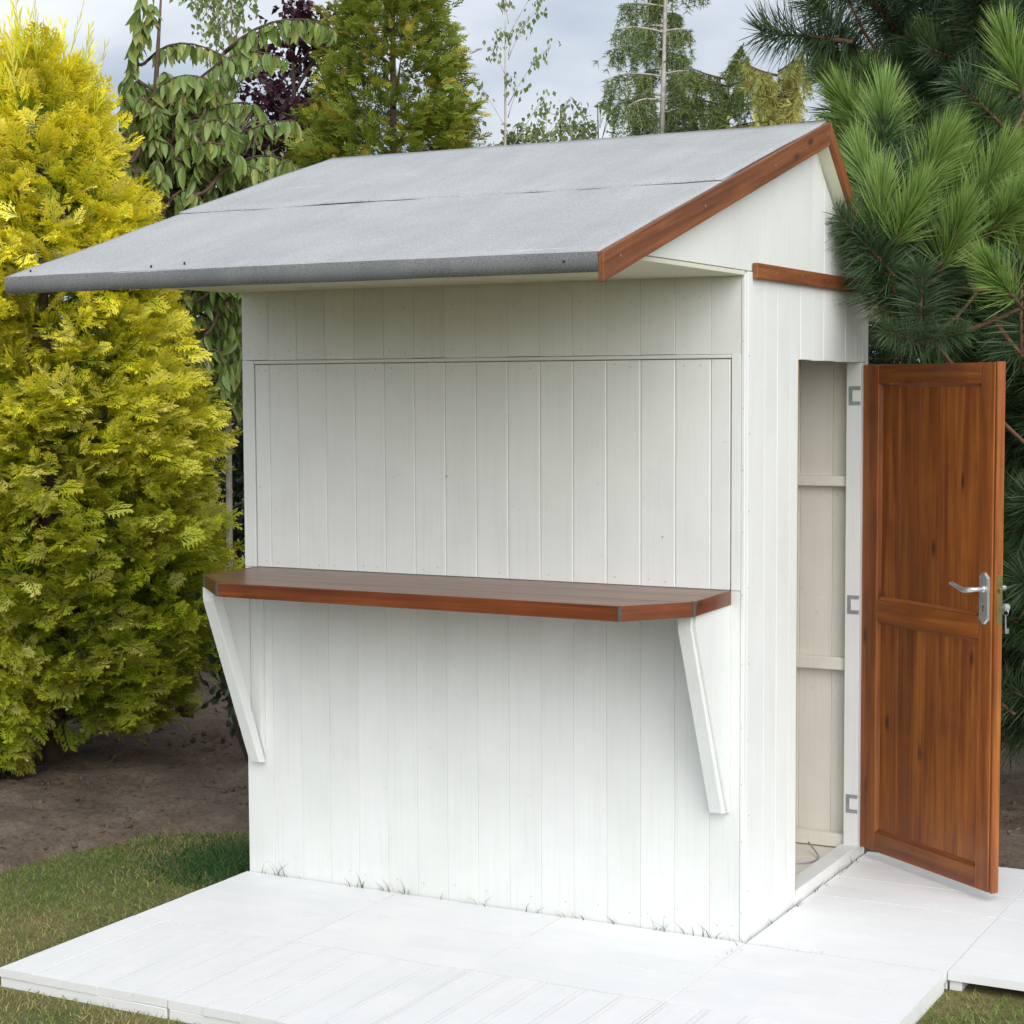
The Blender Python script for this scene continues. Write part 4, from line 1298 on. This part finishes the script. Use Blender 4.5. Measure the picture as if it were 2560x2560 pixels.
# ------------------------------------------------------------------ pine with long needles
pine = empty('pine_tree', (0.72, 2.85, GZ), 'large pine with long bright green needles hanging over the open door', 'pine')
po = Vector(pine.location)
MB().tube([(0, 0, -0.03), (0.0, 0.0, 1.2), (-0.03, 0.02, 2.4), (-0.02, 0.0, 3.6), (0, 0, 4.9)], [0.09, 0.08, 0.065, 0.045, 0.01], 10).build('trunk', M_BARK, pine, smooth=True)
def needle_mesh(name, seed, L_, n, ln, a0, a1, s0, material, droop=0.0, wid=0.0017):
    r_ = np.random.default_rng(seed)
    s = s0 + (1 - s0) * r_.random(n) ** 0.9
    ph = r_.random(n) * 2 * math.pi
    f = (s - s0) / (1 - s0)
    ang = np.radians(a0 + (a1 - a0) * f + r_.normal(0, 8, n))
    base = np.stack([0.004 * np.cos(ph), 0.004 * np.sin(ph), s * L_], 1)
    d = np.stack([np.sin(ang) * np.cos(ph), np.sin(ang) * np.sin(ph), np.cos(ang)], 1)
    l = ln * (0.75 + 0.35 * r_.random(n)) * (1 - 0.25 * f ** 3)
    sd = unit(np.cross(d, r_.normal(size=(n, 3))))
    bend = unit(np.cross(sd, d)) * r_.normal(0, 0.10, n)[:, None] - np.array([0, 0, 1.0]) * droop * np.sin(ang)[:, None]
    w = wid
    p0, p1 = base - sd * w, base + sd * w
    m_ = base + d * (l * 0.55)[:, None] + bend * (l * 0.30)[:, None]
    p2, p3 = m_ + sd * w, m_ - sd * w
    p4 = base + d * l[:, None] + bend * l[:, None]
    V = np.stack([p0, p1, p2, p3, p4], 1).reshape(-1, 3)
    k = np.arange(n)[:, None] * 5
    F = np.concatenate([k + [0, 1, 2], k + [0, 2, 3], k + [3, 2, 4]])
    T = np.empty((n, 5, 3))
    T[:, :, 0] = [0.1, 0.1, 0.6, 0.6, 1.0]
    T[:, :, 1] = r_.random(n)[:, None]
    T[:, :, 2] = np.clip(r_.normal(0.5, 0.22, n), 0, 1)[:, None]
    return mesh_np(name, V, F, material, T.reshape(-1, 3))
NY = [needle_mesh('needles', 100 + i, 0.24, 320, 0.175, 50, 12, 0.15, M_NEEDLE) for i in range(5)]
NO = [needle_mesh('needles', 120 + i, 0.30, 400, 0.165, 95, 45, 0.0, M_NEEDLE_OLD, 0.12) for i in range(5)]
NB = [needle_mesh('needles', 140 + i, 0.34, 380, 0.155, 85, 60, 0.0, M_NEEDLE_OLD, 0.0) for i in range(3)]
TW = {}
def twig_mesh(L_):
    if L_ not in TW:
        TW[L_] = MB().tube([(0, 0, -0.01), (0.004, 0, L_ * .35), (-0.003, 0.003, L_ * .7), (0, 0, L_)], [0.0075, 0.0065, 0.0055, 0.004], 6).mesh('shoot', M_PINEBARK, smooth=True)
    return TW[L_]
zq = Vector((0, 0, 1))
limbs = MB()
def shoot(p_, d, kind, scale=1.0):
    """p_ in the pine's own space"""
    L_ = {'y': 0.24, 'o': 0.30, 'b': 0.34}[kind]
    me = pr.choice({'y': NY, 'o': NO, 'b': NB}[kind])
    o = link('shoot', twig_mesh(L_), pine)
    o.location = p_
    o.rotation_mode = 'QUATERNION'
    d = Vector(d).normalized()
    q = zq.rotation_difference(d)
    from mathutils import Quaternion
    o.rotation_quaternion = q @ Quaternion(zq, pr.uniform(0, 6.28))
    o.scale = (scale,) * 3
    c_ = link('needles', me, o, kind='stuff')
    return p_ + d * L_ * scale
# main limbs first; every shoot is carried by a twig from the nearest one
pr = random.Random(78)
KN = []
for k in range(17):
    a = k * 2.4 + 3.6
    z = 0.55 + 0.235 * k
    rr = float(np.interp(z, [0.3, 2.2, 3.2, 4.9], [0.8, 1.05, 0.95, 0.2])) * pr.uniform(0.85, 1.05)
    p_ = bez(Vector((0, 0, z - 0.25)), Vector((rr * .5 * math.cos(a), rr * .5 * math.sin(a), z - 0.15)), Vector((rr * math.cos(a), rr * math.sin(a), z + 0.12)), 9)
    if (p_[-1] + po).y < 1.5 and (p_[-1] + po).x < 0.3:
        p_ = p_[:6]
    limbs.tube(p_, list(np.linspace(0.026, 0.008, len(p_))), 6)
    KN += p_[2:]
def limb(e_, r0=0.008):
    s = min(KN, key=lambda q: (q - e_).length + 1.2 * max(0, q.z - e_.z))
    mid = s.lerp(e_, 0.55) + Vector((0, 0, -0.10 * (e_ - s).length))
    limbs.tube(bez(s, mid, e_, 7), [r0 * 1.2, r0 * 1.1, r0, r0 * .95, r0 * .9, r0 * .85, r0 * .8], 5)
    if (e_ - s).length > 0.25:
        KN.append(e_.lerp(s, 0.3))
pr = random.Random(77)
z3 = lambda x, y: (1660 + x / 2.147, y / 2.147)
def S(xb, yb, xt, yt, dist, kind, dt=0.0, scale=1.0, with_limb=True):
    u0, v0 = z3(xb, yb)
    u1, v1 = z3(xt, yt)
    a = at(u0, v0, dist) - po
    b_ = at(u1, v1, dist + dt) - po
    if with_limb:
        limb(a)
    return shoot(a, b_ - a, kind, scale)
# bright leading shoots over the door and beside the gable
S(1150, 1390, 1168, 1000, 6.10, 'y', 0.02, 1.05)
S(1205, 1380, 1290, 1200, 6.10, 'y', -0.05, 1.0)
S(1150, 1620, 1150, 1395, 6.12, 'o', 0.02, 1.0)
S(1090, 1330, 990, 1230, 6.16, 'o', 0.05, 0.7, False)
S(1150, 1130, 1080, 900, 6.3, 'y', 0.05)
S(1240, 1490, 1150, 1390, 6.08, 'o', 0, 0.9, False)
S(1270, 1640, 1200, 1500, 6.1, 'o', 0, 0.9, False)
S(1230, 1700, 1190, 1560, 6.12, 'o', 0, 0.8, False)
S(1470, 1500, 1530, 1340, 6.15, 'y', -0.05)
S(1440, 1700, 1470, 1500, 6.2, 'o', 0)
S(1310, 1110, 1420, 920, 6.3, 'y', -0.05, 1.05)
S(1250, 1300, 1310, 1110, 6.35, 'o')
S(1165, 850, 1180, 560, 6.6, 'y', 0.05, 1.1)
S(1150, 1100, 1165, 850, 6.6, 'o')
S(1700, 1300, 1850, 1140, 6.2, 'y', -0.1)
S(1560, 1420, 1700, 1300, 6.25, 'o')
S(1610, 1200, 1760, 950, 6.4, 'y', -0.05, 1.1)
S(1500, 1250, 1560, 1010, 6.5, 'y', 0, 1.05)
S(1400, 1050, 1480, 850, 6.6, 'y', 0.0, 1.0)
S(1940, 580, 1870, 330, 6.5, 'y', 0.0, 1.1)
S(1900, 760, 1780, 640, 6.5, 'o', 0.0)
S(1780, 900, 1790, 700, 6.7, 'y', 0.0, 1.0)
S(1380, 1830, 1382, 1600, 5.98, 'o', 0.0, 0.8)
S(1380, 1835, 1225, 1790, 5.98, 'o', -0.05, 0.5, False)
S(1380, 1835, 1530, 1800, 5.98, 'o', -0.05, 0.5, False)
S(1920, 1650, 1840, 1550, 5.9, 'y', -0.05, 0.9)
S(1920, 1900, 1915, 1660, 5.95, 'o', 0.0, 1.0)
S(1930, 1480, 1900, 1280, 6.2, 'y', 0.0, 1.0)
for k in range(26):
    xb, yb = pr.uniform(1080, 1960), pr.uniform(900, 1650)
    S(xb, yb, xb + pr.uniform(-90, 130), yb - pr.uniform(150, 260), pr.uniform(6.35, 6.9), 'y' if k % 3 else 'o', pr.uniform(-.08, .08), pr.uniform(.85, 1.1))
# dark upper boughs
for (a, b_, dist) in (((1490, 420), (1080, -40), 7.6), ((1610, 500), (1540, -60), 7.3), ((1180, 420), (900, 120), 7.5), ((1690, 60), (1760, -120), 7.5), ((1640, 520), (1850, 180), 7.6), ((1300, 480), (1020, 400), 7.7)):
    a3, b3 = at(*z3(*a), dist + 0.2) - po, at(*z3(*b_), dist) - po
    limb(a3, 0.015)
    limbs.tube([a3, a3.lerp(b3, .5) + Vector((0, 0, -.03)), b3], [0.012, 0.010, 0.007], 6)
    n = max(2, int((b3 - a3).length / 0.17))
    for k in range(n):
        shoot(a3.lerp(b3, k / n), b3 - a3, 'b', 1.0)
    shoot(b3, b3 - a3 + Vector((0, 0, .1)), 'y' if a[0] != 1490 else 'o', 1.0)
# cone between the upper boughs
cn = MB()
c0 = at(*z3(1640, 520), 7.15) - po
for k in range(9):
    zz = -0.05 + 0.1 * k / 8
    rr = 0.034 * math.sin(math.pi * (k + 0.8) / 9.6)
    for j in range(9):
        a = j * 0.698 + (k % 2) * 0.35
        cn.add([(c0.x + rr * .5 * math.cos(a - .3), c0.y + rr * .5 * math.sin(a - .3), c0.z + zz), (c0.x + rr * .5 * math.cos(a + .3), c0.y + rr * .5 * math.sin(a + .3), c0.z + zz),
                (c0.x + rr * 1.2 * math.cos(a), c0.y + rr * 1.2 * math.sin(a), c0.z + zz + .012)], [(0, 1, 2)])
cn.tube([c0 + Vector((0, 0, -.05)), c0 + Vector((0, 0, -.02)), c0 + Vector((0, 0, .03)), c0 + Vector((0, 0, .055))], [0.012, 0.028, 0.024, 0.006], 9)
cn.build('pine_cone', M_PINEBARK, pine)
# the rest of the crown
PP = [(0.35, 0.85), (0.8, 1.05), (1.5, 1.2), (2.2, 1.3), (3.0, 1.2), (3.8, 0.9), (4.6, 0.45), (5.0, 0.15)]
cnt = 0
while cnt < 290:
    z = pr.uniform(0.35, 4.9)
    rr = float(prof_r(PP, z)) * math.sqrt(pr.uniform(0.12, 1.0))
    a = pr.uniform(0, 6.283)
    p_ = Vector((rr * math.cos(a), rr * math.sin(a), z))
    w_ = p_ + po
    if (w_.x < 0.36 and w_.y < 1.62) or (w_.y < 1.75 and z < 2.0 and w_.x < 0.85) or w_.y < 1.45:
        continue
    if z > 3.0 and pr.random() < 0.55:
        continue
    outer = rr / float(prof_r(PP, z))
    d = Vector((math.cos(a) * 0.8, math.sin(a) * 0.8, pr.uniform(0.1, 0.9))) + Vector((pr.gauss(0, .25), pr.gauss(0, .25), 0))
    tip_ = w_ + d.normalized() * 0.42
    if tip_.x < 0.10 and tip_.y < 1.5:
        continue
    if cnt % 2 == 0:
        limb(p_, 0.009)
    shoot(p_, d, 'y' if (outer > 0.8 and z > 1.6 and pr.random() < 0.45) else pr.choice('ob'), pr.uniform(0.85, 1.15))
    cnt += 1
for k in range(185):
    if k < 85:
        w_ = at(pr.uniform(2170, 2640), pr.uniform(330, 960), pr.uniform(6.75, 7.9))
    elif k < 150:
        w_ = at(pr.uniform(2510, 2700), pr.uniform(880, 1900), pr.uniform(7.0, 8.2))
    else:
        w_ = at(pr.uniform(2120, 2640), pr.uniform(-60, 420), pr.uniform(7.2, 8.6))
    if (w_.x < 0.12 and w_.y < 1.45) or w_.y < 1.32:
        continue
    d = Vector((pr.uniform(-.7, .5), pr.uniform(-.9, .2), pr.uniform(0.1, 1.0)))
    if (w_ + d.normalized() * 0.5).x < 0.1 and (w_ + d.normalized() * 0.5).y < 1.5:
        d.x, d.y = abs(d.x), 0.1
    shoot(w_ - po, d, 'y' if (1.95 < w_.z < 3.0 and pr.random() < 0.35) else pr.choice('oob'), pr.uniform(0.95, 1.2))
    if k % 4 == 0:
        limb(w_ - po, 0.007)
limbs.build('limbs', M_PINEBARK, pine, smooth=True, kind='stuff')

# ------------------------------------------------------------------ grass
BL = (np.array([(-1, 0, 0), (1, 0, 0), (0.75, 0, 0.5), (-0.75, 0, 0.5), (0, 0, 1.0)]), np.array([(0, 1, 2), (0, 2, 3), (3, 2, 4)]), np.array([0, 0, .5, .5, 1.0]))
def blades(P, h, w, lean, g, bch, seed):
    r_ = np.random.default_rng(seed)
    n = len(P)
    a = r_.random(n) * 2 * math.pi
    la = r_.random(n) * 2 * math.pi
    V = np.empty((n, 5, 3))
    t_ = BL[0]
    for k in range(5):
        V[:, k, 0] = P[:, 0] + np.cos(a) * t_[k, 0] * w + np.cos(la) * lean * h * t_[k, 2] ** 1.7
        V[:, k, 1] = P[:, 1] + np.sin(a) * t_[k, 0] * w + np.sin(la) * lean * h * t_[k, 2] ** 1.7
        V[:, k, 2] = P[:, 2] + h * t_[k, 2] * (1 - 0.25 * lean * t_[k, 2])
    F = (BL[1][None] + (np.arange(n) * 5)[:, None, None]).reshape(-1, 3)
    T = np.empty((n, 5, 3))
    T[..., 0] = BL[2]
    T[..., 1] = g[:, None]
    T[..., 2] = bch[:, None]
    return V.reshape(-1, 3), F, T.reshape(-1, 3)
def on_deck(x, y):
    m_ = np.zeros(len(x), bool)
    for c_, r__ in tiles:
        (x0, x1), (y0, y1) = colx[c_], rowy[r__]
        m_ |= (x > x0 - 0.004) & (x < x1 + 0.004) & (y > y0 - 0.006) & (y < y1 + 0.004)
    return m_ | ((x > -1.84) & (x < 0.02) & (y > -0.02) & (y < 1.24))
n = 190000
gx = rng.uniform(-4.6, 2.4, n)
gy = rng.uniform(-2.4, 1.3, n)
ed = SE(gx) - gy + (vnoise(gx, gy, 7, 71) - 0.5) * 0.45
k = (ed > -0.16 + rng.random(n) * 0.36) & ~on_deck(gx, gy) & (vnoise(gx, gy, 5, 72) + 0.35 * rng.random(n) > 0.25)
gx, gy = gx[k], gy[k]
n = len(gx)
dry = vnoise(gx, gy, 2.3, 73) * 0.7 + vnoise(gx, gy, 6.1, 74) * 0.3
V, F, T = blades(np.stack([gx, gy, np.full(n, GZ - 0.002)], 1), 0.012 + 0.018 * rng.random(n), 0.0013 + 0.0009 * rng.random(n), 0.5 + 0.7 * rng.random(n),
                 np.clip(dry + rng.normal(0, .16, n), 0, 1), np.clip(rng.normal(.5, .25, n), 0, 1), 75)
link('grass', mesh_np('grass', V, F, M_GRASS, T), kind='stuff', label='short mown grass blades of the lawn with dry patches')
# lush patch at the rear left corner of the deck
n = 9000
gx = rng.normal(-2.04, 0.21, n)
gy = rng.normal(0.22, 0.22, n)
k = (gx < -1.842) & (gy > -0.12)
gx, gy = gx[k], gy[k]
n = len(gx)
V, F, T = blades(np.stack([gx, gy, np.full(n, GZ - 0.002)], 1), (0.022 + 0.045 * rng.random(n)) * np.clip(1.2 - np.hypot(gx + 2.0, gy - 0.25) / 0.5, 0.4, 1), np.full(n, 0.0018), 0.4 + 0.6 * rng.random(n), rng.random(n) * .8, np.clip(rng.normal(.5, .25, n), 0, 1), 76)
link('lush_grass', mesh_np('lush_grass', V, F, M_LUSH, T), kind='stuff', label='lush dark green grass growing longer at the left foot of the kiosk')
# blades that push up between wall and deck
pts = []
pr = random.Random(5)
for i in range(44):
    x = pr.uniform(-1.8, -0.05)
    for j in range(pr.choice([1, 1, 2, 3])):
        pts.append((x + pr.gauss(0, .012), -0.004, pr.uniform(0.015, 0.07)))
for i in range(26):
    y = pr.choice([pr.uniform(0.02, 1.1), pr.uniform(0.75, 1.12)])
    for j in range(pr.choice([1, 2, 3])):
        pts.append((0.008, y + pr.gauss(0, .015), pr.uniform(0.012, 0.045)))
for i in range(10):
    pts.append((pr.uniform(0.05, 0.30), -0.0, pr.uniform(0.008, 0.018)))
for i in range(5):
    pts.append((0.009, -0.05 - 0.03 * i, pr.uniform(0.01, 0.035)))
pts = np.array(pts)
n = len(pts)
V, F, T = blades(np.stack([pts[:, 0], pts[:, 1], np.full(n, -0.02)], 1), pts[:, 2] + 0.02, np.full(n, 0.0016), 0.35 + 0.6 * rng.random(n), rng.random(n), rng.random(n) * .5, 77)
V[:, 1] = np.where((V[:, 0] < -0.01) & (V[:, 0] > -1.82), np.minimum(V[:, 1], -0.002), V[:, 1])
V[:, 0] = np.where(V[:, 1] > 0.0, np.maximum(V[:, 0], 0.005), V[:, 0])
link('wall_foot_grass', mesh_np('wall_foot_grass', V, F, M_DRYBLADE, T), kind='stuff', label='sparse thin grass blades poking up along the foot of the kiosk walls')
# dry litter on the soil
n = 16000
gx = rng.uniform(-5.5, 3.0, n)
gy = rng.uniform(-0.8, 4.2, n)
k = (gy > SE(gx) + 0.06) & ~on_deck(gx, gy) & (vnoise(gx, gy, 2.4, 81) > 0.30)
gx, gy = gx[k], gy[k]
n = len(gx)
P = np.stack([gx, gy, np.full(n, GZ + 0.030) + 0.012 * rng.random(n)], 1)
Dn = unit(np.stack([rng.normal(size=n), rng.normal(size=n), rng.normal(0, .12, n)], 1))
V, F, T = scatter(DIA[0] * [0.45, 1, 0.6], DIA[1], DIA[2], frames(Dn, unit(np.array([0, 0, 1.0]) + rng.normal(0, .35, (n, 3)))), 0.012 + 0.03 * rng.random(n) ** 2, P)
link('leaf_litter', mesh_np('leaf_litter', V, F, M_LITTER, T), kind='stuff', label='dry needles and leaf scraps lying on the brown soil')
# soil crumbs
n = 7000
gx = rng.uniform(-4.6, 2.6, n)
gy = rng.uniform(-0.8, 3.2, n)
k = (gy > SE(gx) + 0.03) & ~on_deck(gx, gy)
gx, gy = gx[k], gy[k]
n = len(gx)
oc = np.array([(1, 0, 0), (-.8, .1, 0), (0, .9, .1), (.1, -1, 0), (0, .1, .8), (0, 0, -.7)])
of = np.array([(0, 2, 4), (2, 1, 4), (1, 3, 4), (3, 0, 4), (2, 0, 5), (1, 2, 5), (3, 1, 5), (0, 3, 5)])
V, F, T = scatter(oc, of, np.full(6, .5), frames(rand_dirs(n), rand_dirs(n)), 0.003 + 0.022 * rng.random(n) ** 4, np.stack([gx, gy, np.full(n, GZ + 0.028)], 1))
link('soil_crumbs', mesh_np('soil_crumbs', V, F, M_SOIL, T), kind='stuff', label='loose crumbs of earth scattered over the soil bed')
# one fallen leaf on the lawn
T_ = np.stack([CHL[2], np.full(len(CHL[2]), .2), np.full(len(CHL[2]), .8)], 1)
M_FALLEN = leaf_mat('fallen_leaf_tan', (0.42, 0.25, 0.11), (0.5, 0.3, 0.14), (0.5, 0.3, 0.14), 0.1, 0.2)
o = link('fallen_leaf', mesh_np('fallen_leaf', CHL[0] * [1.3, 1, 1], CHL[1], M_FALLEN, T_, True), label='single pale tan leaf fallen on the lawn beside the deck', category='leaf')
o.location = at(310, 2251, 6.55)
o.location.z = GZ + 0.030
o.scale = (0.035,) * 3
o.rotation_euler = (0.2, 0.1, 1.0)
